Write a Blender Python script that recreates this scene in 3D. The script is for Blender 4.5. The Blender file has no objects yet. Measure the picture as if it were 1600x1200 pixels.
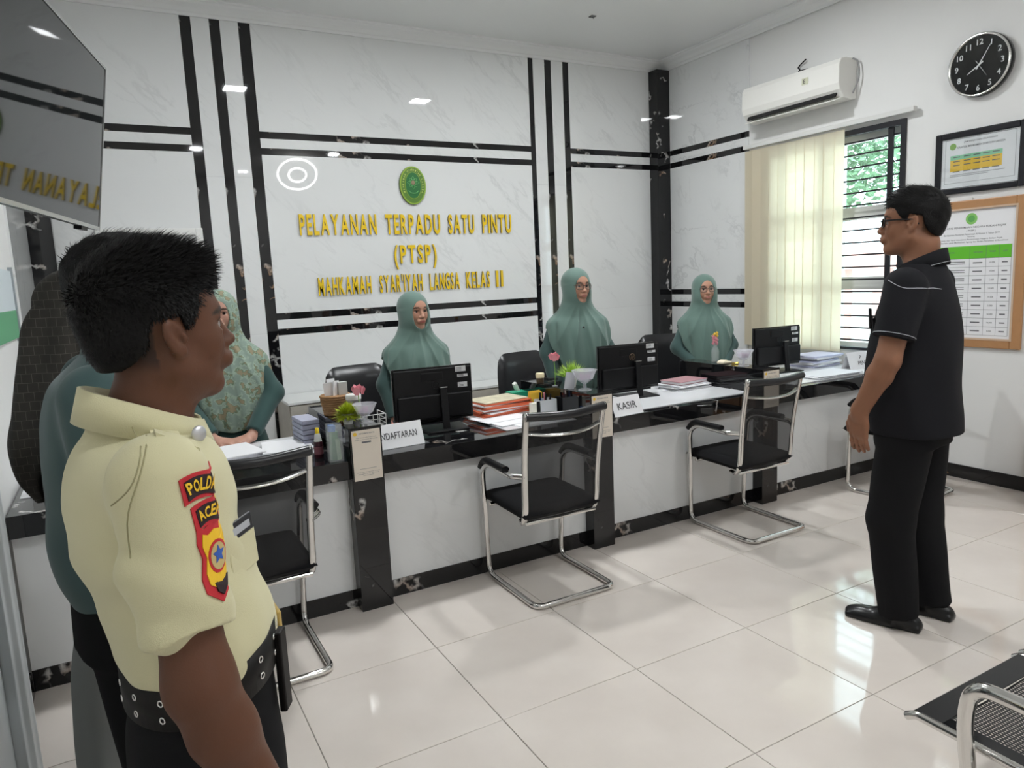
import bpy, bmesh, math, random
import numpy as np
from mathutils import Vector, Matrix
from mathutils.bvhtree import BVHTree
random.seed(7); rng = np.random.default_rng(7)
S = bpy.context.scene
COL = S.collection
PI = math.pi

# ------------------------------------------------------------------ camera
cam_d = bpy.data.cameras.new('camera'); cam = bpy.data.objects.new('camera', cam_d); COL.objects.link(cam)
cam_d.sensor_width = 36.0; cam_d.lens = 1118.8 / 1600 * 36; cam_d.clip_start = 0.02; cam_d.clip_end = 200
def cam_axes(yaw, pit, rol):
    y, p, r = [math.radians(v) for v in (yaw, pit, rol)]
    fw = Vector((-math.sin(y) * math.cos(p), math.cos(y) * math.cos(p), -math.sin(p)))
    r0 = Vector((math.cos(y), math.sin(y), 0)); u0 = r0.cross(fw)
    return r0 * math.cos(r) + u0 * math.sin(r), u0 * math.cos(r) - r0 * math.sin(r), fw
_r, _u, _f = cam_axes(-28.6778, 8.4465, -2.6384)
M = Matrix.Identity(4)
for i in range(3): M[i][0] = _r[i]; M[i][1] = _u[i]; M[i][2] = -_f[i]
M[0][3], M[1][3], M[2][3] = -1.0471, -2.6953, 1.5499
cam.matrix_world = M
S.camera = cam

# ------------------------------------------------------------------ world and exposure
W = bpy.data.worlds.new('world'); S.world = W; W.use_nodes = True
bg = W.node_tree.nodes['Background']; bg.inputs[0].default_value = (0.91, 0.96, 1.0, 1); bg.inputs[1].default_value = 4.6
S.view_settings.view_transform = 'Standard'; S.view_settings.look = 'None'
S.view_settings.exposure = 0.66; S.view_settings.gamma = 1.0; S.view_settings.use_curve_mapping = False
LAMP_E = 215.0          # radiance of the ceiling lamp diffusers

# ------------------------------------------------------------------ materials
MATS = {}
def nm(name):
    m = bpy.data.materials.new(name); m.use_nodes = True; MATS[name] = m
    return m, m.node_tree.nodes, m.node_tree.links, m.node_tree.nodes['Principled BSDF']
def hexc(r, g, b):
    f = lambda c: (c / 255 / 12.92) if c / 255 <= 0.04045 else ((c / 255 + 0.055) / 1.055) ** 2.4
    return (f(r), f(g), f(b), 1)
def mat(name, col, rough=0.5, metal=0.0, bump=0.0, bscale=200.0, var=0.0, vscale=8.0, spec=0.5, sheen=0.0, trans=0.0, ior=1.45, emit=0.0, alpha=1.0, coat=0.0, sss=0.0):
    if name in MATS: return MATS[name]
    m, N, L, b = nm(name)
    b.inputs['Base Color'].default_value = col; b.inputs['Roughness'].default_value = rough
    b.inputs['Metallic'].default_value = metal; b.inputs['Specular IOR Level'].default_value = spec
    b.inputs['IOR'].default_value = ior; b.inputs['Transmission Weight'].default_value = trans
    b.inputs['Sheen Weight'].default_value = sheen; b.inputs['Coat Weight'].default_value = coat
    b.inputs['Alpha'].default_value = alpha
    if sss: b.inputs['Subsurface Weight'].default_value = sss; b.inputs['Subsurface Radius'].default_value = (.01, .004, .002); b.inputs['Subsurface Scale'].default_value = 1.0
    if emit: b.inputs['Emission Color'].default_value = col; b.inputs['Emission Strength'].default_value = emit
    tc = None
    if var or bump: tc = N.new('ShaderNodeTexCoord')
    if var:
        n = N.new('ShaderNodeTexNoise'); n.inputs['Scale'].default_value = vscale; n.inputs['Detail'].default_value = 4
        L.new(tc.outputs['Object'], n.inputs['Vector'])
        h = N.new('ShaderNodeMapRange'); h.inputs[3].default_value = 1 - var; h.inputs[4].default_value = 1 + var
        L.new(n.outputs[0], h.inputs[0])
        mx = N.new('ShaderNodeVectorMath'); mx.operation = 'SCALE'; mx.inputs[0].default_value = col[:3]
        L.new(h.outputs[0], mx.inputs['Scale']); L.new(mx.outputs[0], b.inputs['Base Color'])
    if bump:
        n = N.new('ShaderNodeTexNoise'); n.inputs['Scale'].default_value = bscale; n.inputs['Detail'].default_value = 3
        L.new(tc.outputs['Object'], n.inputs['Vector'])
        bp_ = N.new('ShaderNodeBump'); bp_.inputs['Strength'].default_value = bump; bp_.inputs['Distance'].default_value = 0.002
        L.new(n.outputs[0], bp_.inputs['Height']); L.new(bp_.outputs[0], b.inputs['Normal'])
    return m
def attr_mat(name, rough=0.5, sss=0.0, bump=0.0, bscale=300., spec=0.4, sheen=0.0):
    m = mat(name, (1, 1, 1, 1), rough, sss=sss, bump=bump, bscale=bscale, spec=spec, sheen=sheen)
    N, L = m.node_tree.nodes, m.node_tree.links
    a = N.new('ShaderNodeAttribute'); a.attribute_name = 'Col'
    L.new(a.outputs['Color'], N['Principled BSDF'].inputs['Base Color'])
    return m
def coords(N, L, kind='Object', rot=(0, 0, 0), scale=(1, 1, 1)):
    tc = N.new('ShaderNodeTexCoord'); mp = N.new('ShaderNodeMapping')
    mp.inputs['Rotation'].default_value = rot; mp.inputs['Scale'].default_value = scale
    L.new(tc.outputs[kind], mp.inputs[0]); return mp.outputs[0]
def marble_white(name, base, vein, rough=0.018):
    """polished white stone: thin grey veins running down to the right, broken up by a mask"""
    m, N, L, b = nm(name)
    v = coords(N, L, 'Object', (-0.55, -0.72, 0.2))
    mp = N.new('ShaderNodeMapping'); mp.inputs['Scale'].default_value = (0.42, 0.9, 1.5); L.new(v, mp.inputs[0]); v = mp.outputs[0]
    def ridge(scale, det, w, off):
        n = N.new('ShaderNodeTexNoise'); n.inputs['Scale'].default_value = scale; n.inputs['Detail'].default_value = det; n.inputs['Roughness'].default_value = 0.6; n.inputs['Distortion'].default_value = 0.35
        o = N.new('ShaderNodeVectorMath'); o.operation = 'ADD'; o.inputs[1].default_value = off; L.new(v, o.inputs[0]); L.new(o.outputs[0], n.inputs['Vector'])
        a = N.new('ShaderNodeMath'); a.operation = 'SUBTRACT'; a.inputs[1].default_value = 0.5; L.new(n.outputs[0], a.inputs[0])
        c = N.new('ShaderNodeMath'); c.operation = 'ABSOLUTE'; L.new(a.outputs[0], c.inputs[0])
        r = N.new('ShaderNodeMapRange'); r.inputs[1].default_value = 0.0; r.inputs[2].default_value = w; r.inputs[3].default_value = 1.0; r.inputs[4].default_value = 0.0; L.new(c.outputs[0], r.inputs[0])
        return r.outputs[0]
    def mask(scale, lo, hi, off):
        n = N.new('ShaderNodeTexNoise'); n.inputs['Scale'].default_value = scale; n.inputs['Detail'].default_value = 3
        o = N.new('ShaderNodeVectorMath'); o.operation = 'ADD'; o.inputs[1].default_value = off; L.new(v, o.inputs[0]); L.new(o.outputs[0], n.inputs['Vector'])
        r = N.new('ShaderNodeMapRange'); r.inputs[1].default_value = lo; r.inputs[2].default_value = hi; L.new(n.outputs[0], r.inputs[0]); return r.outputs[0]
    def mul(a, c, k=1.0):
        q = N.new('ShaderNodeMath'); q.operation = 'MULTIPLY'; L.new(a, q.inputs[0]); L.new(c, q.inputs[1])
        p = N.new('ShaderNodeMath'); p.operation = 'MULTIPLY'; p.inputs[1].default_value = k; L.new(q.outputs[0], p.inputs[0]); return p.outputs[0]
    a = mul(ridge(1.5, 6, 0.020, (0, 0, 0)), mask(1.9, .44, .60, (5, 1, 2)), .40)
    c = mul(ridge(3.2, 7, 0.022, (3, 7, 1)), mask(2.6, .47, .66, (1, 9, 4)), .22)
    d = mul(mask(1.3, .50, .75, (2, 2, 8)), mask(4.0, .40, .70, (8, 2, 2)), .10)
    e = N.new('ShaderNodeMath'); e.operation = 'MAXIMUM'; L.new(a, e.inputs[0]); L.new(c, e.inputs[1])
    g = N.new('ShaderNodeMath'); g.operation = 'ADD'; g.use_clamp = True; L.new(e.outputs[0], g.inputs[0]); L.new(d, g.inputs[1])
    mc = N.new('ShaderNodeMix'); mc.data_type = 'RGBA'; mc.inputs[6].default_value = base; mc.inputs[7].default_value = vein
    L.new(g.outputs[0], mc.inputs[0]); L.new(mc.outputs[2], b.inputs['Base Color'])
    b.inputs['Roughness'].default_value = rough
    return m
def marble_black(name, rough=0.03):
    m, N, L, b = nm(name)
    v = coords(N, L, 'Object', (0.2, 0.5, 0.7))
    n = N.new('ShaderNodeTexNoise'); n.inputs['Scale'].default_value = 5; n.inputs['Detail'].default_value = 5
    L.new(v, n.inputs['Vector'])
    mx = N.new('ShaderNodeMix'); mx.data_type = 'VECTOR'; mx.inputs[0].default_value = 0.38
    L.new(v, mx.inputs[4]); L.new(n.outputs['Color'], mx.inputs[5])
    vo = N.new('ShaderNodeTexVoronoi'); vo.feature = 'DISTANCE_TO_EDGE'; vo.inputs['Scale'].default_value = 4.2
    L.new(mx.outputs[1], vo.inputs['Vector'])
    r = N.new('ShaderNodeValToRGB'); r.color_ramp.elements[0].position = 0.0; r.color_ramp.elements[0].color = (1, 1, 1, 1); r.color_ramp.elements[1].position = 0.05; r.color_ramp.elements[1].color = (0, 0, 0, 1)
    L.new(vo.outputs['Distance'], r.inputs[0])
    n2 = N.new('ShaderNodeTexNoise'); n2.inputs['Scale'].default_value = 5.5; n2.inputs['Detail'].default_value = 2
    L.new(v, n2.inputs['Vector'])
    r2 = N.new('ShaderNodeValToRGB'); r2.color_ramp.elements[0].position = 0.57; r2.color_ramp.elements[1].position = 0.62
    L.new(n2.outputs[0], r2.inputs[0])
    ml = N.new('ShaderNodeMath'); ml.operation = 'MULTIPLY'; L.new(r.outputs[0], ml.inputs[0]); L.new(r2.outputs[0], ml.inputs[1])
    n3 = N.new('ShaderNodeTexNoise'); n3.inputs['Scale'].default_value = 3.0; L.new(v, n3.inputs['Vector'])
    rc = N.new('ShaderNodeValToRGB'); rc.color_ramp.elements[0].position = 0.5; rc.color_ramp.elements[0].color = (0.55, 0.54, 0.52, 1); rc.color_ramp.elements[1].position = 0.66; rc.color_ramp.elements[1].color = (0.34, 0.2, 0.11, 1)
    L.new(n3.outputs[0], rc.inputs[0])
    mc = N.new('ShaderNodeMix'); mc.data_type = 'RGBA'; mc.inputs[6].default_value = (0.008, 0.008, 0.009, 1)
    L.new(rc.outputs[0], mc.inputs[7]); L.new(ml.outputs[0], mc.inputs[0]); L.new(mc.outputs[2], b.inputs['Base Color'])
    b.inputs['Roughness'].default_value = rough
    return m
def floor_mat():
    m, N, L, b = nm('floor_tile')
    v = coords(N, L, 'Object'); 
    n = N.new('ShaderNodeTexNoise'); n.inputs['Scale'].default_value = 3.0; n.inputs['Detail'].default_value = 6
    L.new(v, n.inputs['Vector'])
    r = N.new('ShaderNodeValToRGB'); r.color_ramp.elements[0].position = 0.3; r.color_ramp.elements[0].color = (0.67, 0.608, 0.555, 1); r.color_ramp.elements[1].position = 0.75; r.color_ramp.elements[1].color = (0.745, 0.685, 0.63, 1)
    L.new(n.outputs[0], r.inputs[0]); L.new(r.outputs[0], b.inputs['Base Color'])
    b.inputs['Roughness'].default_value = 0.06; b.inputs['Specular IOR Level'].default_value = 0.5
    return m
WHITE = marble_white('marble_white', (0.79, 0.80, 0.80, 1), (0.42, 0.43, 0.43, 1))
BLACK = marble_black('marble_black')
TILE = floor_mat()
PAINT = mat('painted_wall', (0.80, 0.80, 0.79, 1), 0.55, bump=0.08, bscale=60, var=0.02, vscale=3)
CEIL = mat('ceiling_paint', (0.84, 0.85, 0.85, 1), 0.5)
GROUT = mat('grout', (0.30, 0.28, 0.25, 1), 0.8)
CHROME = mat('chrome', (0.72, 0.71, 0.69, 1), 0.13, 1.0)
STEEL = mat('brushed_steel', (0.50, 0.49, 0.47, 1), 0.3, 1.0)
BLKPL = mat('black_plastic', (0.007, 0.007, 0.008, 1), 0.38, spec=.3)
BLKGL = mat('black_gloss', (0.006, 0.006, 0.007, 1), 0.08)
BLKMT = mat('black_metal', (0.012, 0.012, 0.016, 1), 0.4)
LEATHER = mat('black_leather', (0.016, 0.016, 0.018, 1), 0.28, bump=0.15, bscale=160)
BLKFAB = mat('black_fabric', (0.009, 0.009, 0.010, 1), 0.9, bump=0.3, bscale=500, spec=.2)
WPL = mat('white_plastic', (0.82, 0.82, 0.80, 1), 0.3)
WPAPER = mat('white_paper', (0.84, 0.84, 0.86, 1), 0.6)
CREAMP = mat('cream_card', (0.80, 0.72, 0.62, 1), 0.5)
INK = mat('dark_ink', (0.03, 0.03, 0.035, 1), 0.6)
GREYINK = mat('grey_ink', (0.15, 0.15, 0.16, 1), 0.6)
YELLOW = mat('yellow_acrylic', (0.85, 0.58, 0.015, 1), 0.3)
DKGOLD = mat('dark_gold_edge', (0.10, 0.065, 0.012, 1), 0.4)
GREEN = mat('emblem_green', (0.02, 0.16, 0.04, 1), 0.35)
OLIVE = mat('emblem_olive', (0.30, 0.46, 0.05, 1), 0.35)
PINK = mat('pink_petal', (0.78, 0.30, 0.36, 1), 0.5)
GLASS = mat('clear_glass', (0.95, 0.97, 1.0, 1), 0.02, trans=1.0, ior=1.45)
LEAFY = mat('lime_leaf', (0.46, 0.54, 0.03, 1), 0.5, var=0.25, vscale=40)
ORANGE = mat('orange_folder', (0.72, 0.16, 0.07, 1), 0.5)
BLUEP = mat('blue_plastic', (0.05, 0.20, 0.55, 1), 0.3)
REDP = mat('red_plastic', (0.55, 0.03, 0.05, 1), 0.4)
YELP = mat('yellow_card', (0.85, 0.55, 0.06, 1), 0.5)
GREENP = mat('green_plastic', (0.02, 0.38, 0.22, 1), 0.4)
WOODG = mat('grey_woodgrain', (0.46, 0.43, 0.38, 1), 0.5, var=0.18, vscale=12)
WOODT = mat('tan_wood_frame', (0.46, 0.24, 0.11, 1), 0.35, var=0.12, vscale=14)
WICKER = mat('wicker', (0.36, 0.20, 0.09, 1), 0.7, var=0.3, vscale=60)
LAMPM = mat('lamp_diffuser', (0.955, 0.985, 1.0, 1), 0.5, emit=LAMP_E)

def mesh_mat():
    m, N, L, b = nm('black_mesh')
    b.inputs['Base Color'].default_value = (0.012, 0.012, 0.013, 1); b.inputs['Roughness'].default_value = 0.8
    t = N.new('ShaderNodeBsdfTransparent'); x = N.new('ShaderNodeMixShader'); x.inputs[0].default_value = 0.79
    L.new(t.outputs[0], x.inputs[1]); L.new(b.outputs[0], x.inputs[2]); L.new(x.outputs[0], N['Material Output'].inputs[0])
    return m
MESH = mesh_mat()
def blind_mat():
    m, N, L, b = nm('blind_fabric')
    b.inputs['Base Color'].default_value = (0.90, 0.85, 0.73, 1); b.inputs['Roughness'].default_value = 0.8
    t = N.new('ShaderNodeBsdfTranslucent'); t.inputs[0].default_value = (0.94, 0.89, 0.77, 1)
    x = N.new('ShaderNodeMixShader'); x.inputs[0].default_value = 0.62
    L.new(b.outputs[0], x.inputs[1]); L.new(t.outputs[0], x.inputs[2]); L.new(x.outputs[0], N['Material Output'].inputs[0])
    return m
BLIND = blind_mat()
def pane_mat(name, tint):
    m, N, L, b = nm(name)
    g = N.new('ShaderNodeBsdfGlossy'); g.inputs['Roughness'].default_value = 0.02
    t = N.new('ShaderNodeBsdfTransparent'); t.inputs[0].default_value = tint
    x = N.new('ShaderNodeMixShader'); x.inputs[0].default_value = 0.06
    L.new(t.outputs[0], x.inputs[1]); L.new(g.outputs[0], x.inputs[2]); L.new(x.outputs[0], N['Material Output'].inputs[0])
    return m
PANE = pane_mat('window_glass', (0.84, 0.94, 0.95, 1)); LENS = pane_mat('clear_glazing', (0.98, 0.99, 0.99, 1))
def clear_mat(name, col, fac):
    m, N, L, b = nm(name)
    b.inputs['Base Color'].default_value = col; b.inputs['Roughness'].default_value = 0.05
    t = N.new('ShaderNodeBsdfTransparent'); x = N.new('ShaderNodeMixShader'); x.inputs[0].default_value = fac
    L.new(t.outputs[0], x.inputs[1]); L.new(b.outputs[0], x.inputs[2]); L.new(x.outputs[0], N['Material Output'].inputs[0])
    return m
CLEARP = clear_mat('clear_plastic', (0.75, 0.80, 0.80, 1), 0.22)
CRYSTAL = clear_mat('cut_crystal', (0.78, 0.78, 0.84, 1), 0.34)

# ------------------------------------------------------------------ mesh helpers
def link(name, me, m=None, parent=None, loc=None, rot=None, bevel=0.0, smooth=False):
    o = bpy.data.objects.new(name, me); COL.objects.link(o)
    if m is not None:
        for q in (m if isinstance(m, (list, tuple)) else [m]): me.materials.append(q)
    if parent: o.parent = parent
    if loc is not None: o.location = loc
    if rot is not None: o.rotation_euler = rot
    if bevel:
        b = o.modifiers.new('bevel', 'BEVEL'); b.width = bevel; b.segments = 2; b.limit_method = 'ANGLE'
    if smooth: me.shade_smooth()
    return o
def tag(o, label, cat, group=None):
    o['label'] = label; o['category'] = cat
    if group: o['group'] = group
    return o
def struct(o): o['kind'] = 'structure'; return o
def empty(name, loc=(0, 0, 0), rz=0.0):
    o = bpy.data.objects.new(name, None); COL.objects.link(o); o.location = loc; o.rotation_euler = (0, 0, rz); o.empty_display_size = 0.1
    return o
def thing(name, label, cat, loc=(0, 0, 0), rz=0.0, group=None):
    return tag(empty(name, loc, rz), label, cat, group)
def copy_tree(o, parent=None):
    c = o.copy(); COL.objects.link(c)
    if parent: c.parent = parent
    for ch in list(o.children): copy_tree(ch, c)
    return c
class MB:
    """collects shapes; build() links them as one mesh object"""
    def __init__(s): s.v = []; s.f = []; s.mi = []; s.sm = []
    def add(s, vs, fs, mi=0, sm=False):
        n = len(s.v); s.v += [tuple(v) for v in vs]
        for f in fs: s.f.append(tuple(i + n for i in f)); s.mi.append(mi); s.sm.append(sm)
        return s
    def box(s, x0, x1, y0, y1, z0, z1, mi=0):
        v = [(x, y, z) for x in (x0, x1) for y in (y0, y1) for z in (z0, z1)]
        return s.add(v, [(0, 1, 3, 2), (4, 6, 7, 5), (0, 4, 5, 1), (2, 3, 7, 6), (0, 2, 6, 4), (1, 5, 7, 3)], mi)
    def obox(s, c, size, rot=(0, 0, 0), mi=0):
        R = Matrix.Rotation(rot[2], 3, 'Z') @ Matrix.Rotation(rot[1], 3, 'Y') @ Matrix.Rotation(rot[0], 3, 'X')
        c = Vector(c); h = Vector(size) / 2
        v = [c + R @ Vector((x * h.x, y * h.y, z * h.z)) for x in (-1, 1) for y in (-1, 1) for z in (-1, 1)]
        return s.add(v, [(0, 1, 3, 2), (4, 6, 7, 5), (0, 4, 5, 1), (2, 3, 7, 6), (0, 2, 6, 4), (1, 5, 7, 3)], mi)
    def tube(s, pts, r, n=10, mi=0, closed=False, cap=True, flat=1.0):
        pts = [Vector(p) for p in pts]; k = len(pts); rings = []
        rad = r if isinstance(r, (list, tuple)) else [r] * k
        up = None
        for i, p in enumerate(pts):
            if closed: t = (pts[(i + 1) % k] - pts[i - 1]).normalized()
            else: t = (pts[min(i + 1, k - 1)] - pts[max(i - 1, 0)]).normalized()
            if up is None:
                up = Vector((0, 0, 1)) if abs(t.z) < 0.9 else Vector((1, 0, 0))
            a = (up - t * up.dot(t)).normalized(); b = t.cross(a); up = a
            rings.append([p + (a * math.cos(2 * PI * j / n) * flat + b * math.sin(2 * PI * j / n)) * rad[i] for j in range(n)])
        v = [q for rg in rings for q in rg]; f = []
        m = k if closed else k - 1
        for i in range(m):
            for j in range(n):
                a, b = i * n + j, i * n + (j + 1) % n; c, d = ((i + 1) % k) * n + (j + 1) % n, ((i + 1) % k) * n + j
                f.append((a, b, c, d))
        s.add(v, f, mi, True)
        if cap and not closed:
            s.add(rings[0], [tuple(reversed(range(n)))], mi); s.add(rings[-1], [tuple(range(n))], mi)
        return s
    def lathe(s, prof, c=(0, 0, 0), n=20, mi=0, axis='Z', sm=True, cap=True):
        c = Vector(c); v = []; f = []; k = len(prof)
        for (r, h) in prof:
            for j in range(n):
                a = 2 * PI * j / n; p = (r * math.cos(a), r * math.sin(a), h)
                if axis == 'X': p = (h, p[0], p[1])
                elif axis == 'Y': p = (p[1], h, p[0])
                v.append(c + Vector(p))
        for i in range(k - 1):
            for j in range(n): f.append((i * n + j, i * n + (j + 1) % n, (i + 1) * n + (j + 1) % n, (i + 1) * n + j))
        s.add(v, f, mi, sm)
        if cap and prof[0][0] > 1e-5: s.add(v[:n], [tuple(reversed(range(n)))], mi)
        if cap and prof[-1][0] > 1e-5: s.add(v[-n:], [tuple(range(n))], mi)
        return s
    def prism(s, poly, plane, a, b, mi=0):
        """poly: 2D outline, extruded between a and b along the axis missing from plane ('xz','yz','xy')"""
        def P(p, t): return {'xz': (p[0], t, p[1]), 'yz': (t, p[0], p[1]), 'xy': (p[0], p[1], t)}[plane]
        n = len(poly); v = [P(p, a) for p in poly] + [P(p, b) for p in poly]
        f = [tuple(range(n)), tuple(reversed(range(n, 2 * n)))] + [(i, i + n, (i + 1) % n + n, (i + 1) % n) for i in range(n)]
        return s.add(v, f, mi)
    def quad(s, a, b, c, d, mi=0): return s.add([a, b, c, d], [(0, 1, 2, 3)], mi)
    def mesh(s, name):
        me = bpy.data.meshes.new(name); me.from_pydata([tuple(v) for v in s.v], [], s.f)
        me.polygons.foreach_set('material_index', s.mi); me.polygons.foreach_set('use_smooth', s.sm)
        bm = bmesh.new(); bm.from_mesh(me); bmesh.ops.recalc_face_normals(bm, faces=bm.faces); bm.to_mesh(me); bm.free()
        return me
    def build(s, name, m, parent=None, **k): return link(name, s.mesh(name), m, parent, **k)
def fillet(pts, r, n=6):
    pts = [Vector(p) for p in pts]; out = [pts[0]]
    for i in range(1, len(pts) - 1):
        p, a, b = pts[i], pts[i - 1], pts[i + 1]
        rr = r[i - 1] if isinstance(r, (list, tuple)) else r
        d1 = (a - p); d2 = (b - p); q = min(rr, d1.length * .49, d2.length * .49)
        A = p + d1.normalized() * q; B = p + d2.normalized() * q
        for k in range(n + 1):
            t = k / n; out.append(A * (1 - t) ** 2 + p * 2 * t * (1 - t) + B * t ** 2)
    out.append(pts[-1]); return out
def smooth_path(pts, n=6):
    P = [Vector(p) for p in pts]; P = [P[0] * 2 - P[1]] + P + [P[-1] * 2 - P[-2]]; out = []
    for i in range(1, len(P) - 2):
        a, b, c, d = P[i - 1:i + 3]
        for k in range(n):
            t = k / n
            out.append(0.5 * ((2 * b) + (c - a) * t + (2 * a - 5 * b + 4 * c - d) * t * t + (3 * b - a - 3 * c + d) * t ** 3))
    out.append(P[-2]); return out
_tc = {}
def text_geo(s, bold=0.0, depth=0.0, res=3):
    """(verts, faces) of a string, lower-left at origin, cap height 1 (x right, y up, z thickness)"""
    key = (s, bold, depth, res)
    if key in _tc: return _tc[key]
    cu = bpy.data.curves.new('t', 'FONT'); cu.body = s; cu.size = 1.0; cu.offset = bold; cu.extrude = depth; cu.resolution_u = res; cu.fill_mode = 'FRONT' if depth == 0 else 'BOTH'
    o = bpy.data.objects.new('t', cu); me = bpy.data.meshes.new_from_object(o)
    v = np.empty(len(me.vertices) * 3); me.vertices.foreach_get('co', v); v = v.reshape(-1, 3)
    f = [tuple(p.vertices) for p in me.polygons]; nz = [abs(p.normal.z) for p in me.polygons]
    bpy.data.objects.remove(o); bpy.data.curves.remove(cu); bpy.data.meshes.remove(me)
    _tc[key] = (v, f, nz); return _tc[key]
def put_text(mb, s, org, ux, uy, width=None, height=None, mi=0, bold=0.0, center=False, lift=0.0):
    """flat text into builder: org corner (or centre), ux/uy unit vectors"""
    v, f, _ = text_geo(s, bold)
    if len(v) == 0: return
    lo, hi = v.min(0), v.max(0); w, h = hi[0] - lo[0], max(hi[1] - lo[1], 1e-6)
    sy = height / h if height else width / w; sx = width / w if width else sy
    ux, uy, org = Vector(ux), Vector(uy), Vector(org); n = ux.cross(uy)
    if center: org = org - ux * (w * sx / 2) - uy * (h * sy / 2)
    mb.add([org + ux * ((p[0] - lo[0]) * sx) + uy * ((p[1] - lo[1]) * sy) + n * lift for p in v], f, mi)
def curve_fit(zs, vals, z):
    """Catmull-Rom through (zs, vals), evaluated at array z"""
    zs = np.asarray(zs, float); vals = np.asarray(vals, float)
    m = np.gradient(vals, zs); i = np.clip(np.searchsorted(zs, z) - 1, 0, len(zs) - 2)
    h = zs[i + 1] - zs[i]; t = np.clip((z - zs[i]) / h, 0, 1)
    return (2 * t**3 - 3 * t**2 + 1) * vals[i] + (t**3 - 2 * t**2 + t) * h * m[i] + (-2 * t**3 + 3 * t**2) * vals[i + 1] + (t**3 - t**2) * h * m[i + 1]

# ------------------------------------------------------------------ room
XL, XR, YB, YF, ZT, ZC = -1.49, 4.066, 3.212, -5.4, 3.522, 3.62
floor = struct(MB().box(XL - .2, XR + .2, YF - .2, YB + .2, -0.12, -0.003).build('floor', GROUT))
def tile_mesh(w, d):
    b = 0.0012; g = 0.0015; x0, x1, y0, y1 = g, w - g, g, d - g
    v = [(x0, y0, -.008), (x1, y0, -.008), (x1, y1, -.008), (x0, y1, -.008)]
    v += [(x0, y0, -b), (x1, y0, -b), (x1, y1, -b), (x0, y1, -b)]
    v += [(x0 + b, y0 + b, 0), (x1 - b, y0 + b, 0), (x1 - b, y1 - b, 0), (x0 + b, y1 - b, 0)]
    f = [(8, 9, 10, 11)]
    for k in (0, 4):
        for i in range(4): f.append((k + i, k + (i + 1) % 4, k + 4 + (i + 1) % 4, k + 4 + i))
    me = bpy.data.meshes.new('tile'); me.from_pydata(v, [], f); me.materials.append(TILE); return me
_tm = {}
xs = [XL] + [0.6 * i for i in range(-2, 7)] + [XR]
ys = [YF] + [0.6 * i for i in range(-8, 6)] + [YB]
for i in range(len(xs) - 1):
    for j in range(len(ys) - 1):
        k = (round(xs[i + 1] - xs[i], 3), round(ys[j + 1] - ys[j], 3))
        if k not in _tm: _tm[k] = tile_mesh(*k)
        o = bpy.data.objects.new('tile', _tm[k]); COL.objects.link(o); o.parent = floor; o.location = (xs[i], ys[j], 0)

ceiling = struct(MB().box(XL - .2, XR + .2, YF - .2, YB + .2, ZC, ZC + .1).build('ceiling', CEIL))
# cornice mouldings
def cornice(name, p0, p1, inward):
    prof = [(0, 0), (0.012, 0), (0.016, 0.02), (0.028, 0.026), (0.045, 0.05), (0.075, 0.07), (0.082, 0.082), (0.098, 0.085), (0.098, ZC - ZT + .001), (0, ZC - ZT + .001)]
    p0, p1, n = Vector(p0), Vector(p1), Vector(inward); mb = MB()
    v = [p0 + n * a + Vector((0, 0, h)) for a, h in prof] + [p1 + n * a + Vector((0, 0, h)) for a, h in prof]; k = len(prof)
    mb.add(v, [tuple(range(k)), tuple(reversed(range(k, 2 * k)))] + [(i, (i + 1) % k, (i + 1) % k + k, i + k) for i in range(k)])
    return struct(mb.build(name, CEIL))
cornice('trim_1', (XL, YB, ZT), (XR, YB, ZT), (0, -1, 0))
cornice('trim_2', (XR, YB, ZT), (XR, YF, ZT), (-1, 0, 0))
cornice('trim_3', (XL, YB, ZT), (XL, YF, ZT), (1, 0, 0))

u1, u2, u3, u4 = 2.745, 2.694, 2.623, 2.572
l1, l2, l3, l4 = 1.353, 1.300, 1.229, 1.177
sx = [-0.405, -0.330, -0.204, -0.132, -0.002, 0.082, 2.500, 2.551, 2.676, 2.747, 2.876, 2.940]
XC0, XC1 = 3.905, XR          # corner column
YC = 3.085
wall_back = struct(MB().box(XL - .2, XR + .2, YB + 0.010, YB + .2, -.1, ZC).build('wall_back', mat('backing', (0.5, 0.5, 0.5, 1), 0.8)))
def slab(parent, name, m, x0, x1, y0, y1, z0, z1, inset=0.0004):
    c = ((x0 + x1) / 2, (y0 + y1) / 2, (z0 + z1) / 2); a, b, d = (x1 - x0) / 2 , (y1 - y0) / 2, (z1 - z0) / 2
    i = inset
    mb = MB().box(-a + (i if a > .02 else 0), a - (i if a > .02 else 0), -b + (i if b > .02 else 0), b - (i if b > .02 else 0), -d + i, d - i)
    return mb.build(name, m, parent, loc=c)
def bslab(x0, x1, z0, z1, black):
    # object-space textures: every slab has its own origin, so its own piece of stone
    return slab(wall_back, 'black_marble_strip' if black else 'marble_panel', BLACK if black else WHITE, x0, x1, YB, YB + .012, z0, z1)
for i in (0, 2, 4, 6, 8, 10): bslab(sx[i], sx[i + 1], 0, ZT, True)
for a, b in ((1, 2), (3, 4), (7, 8), (9, 10)): bslab(sx[a], sx[b], 0, 1.2, False); bslab(sx[a], sx[b], 1.2, 2.4, False); bslab(sx[a], sx[b], 2.4, ZT, False)
for x0, x1, low in ((XL, sx[0], False), (sx[5], sx[6], True), (sx[11], XR, False)):
    bslab(x0, x1, u2, u1, True); bslab(x0, x1, u4, u3, True); bslab(x0, x1, u3, u2, False); bslab(x0, x1, u1, ZT, False)
    if low:
        bslab(x0, x1, l2, l1, True); bslab(x0, x1, l4, l3, True); bslab(x0, x1, l3, l2, False)
        bslab(x0, x1, l1, u4, False); bslab(x0, x1, 0, l4, False)
    else:
        bslab(x0, x1, 1.2, u4, False); bslab(x0, x1, 0, 1.2, False)
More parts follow.
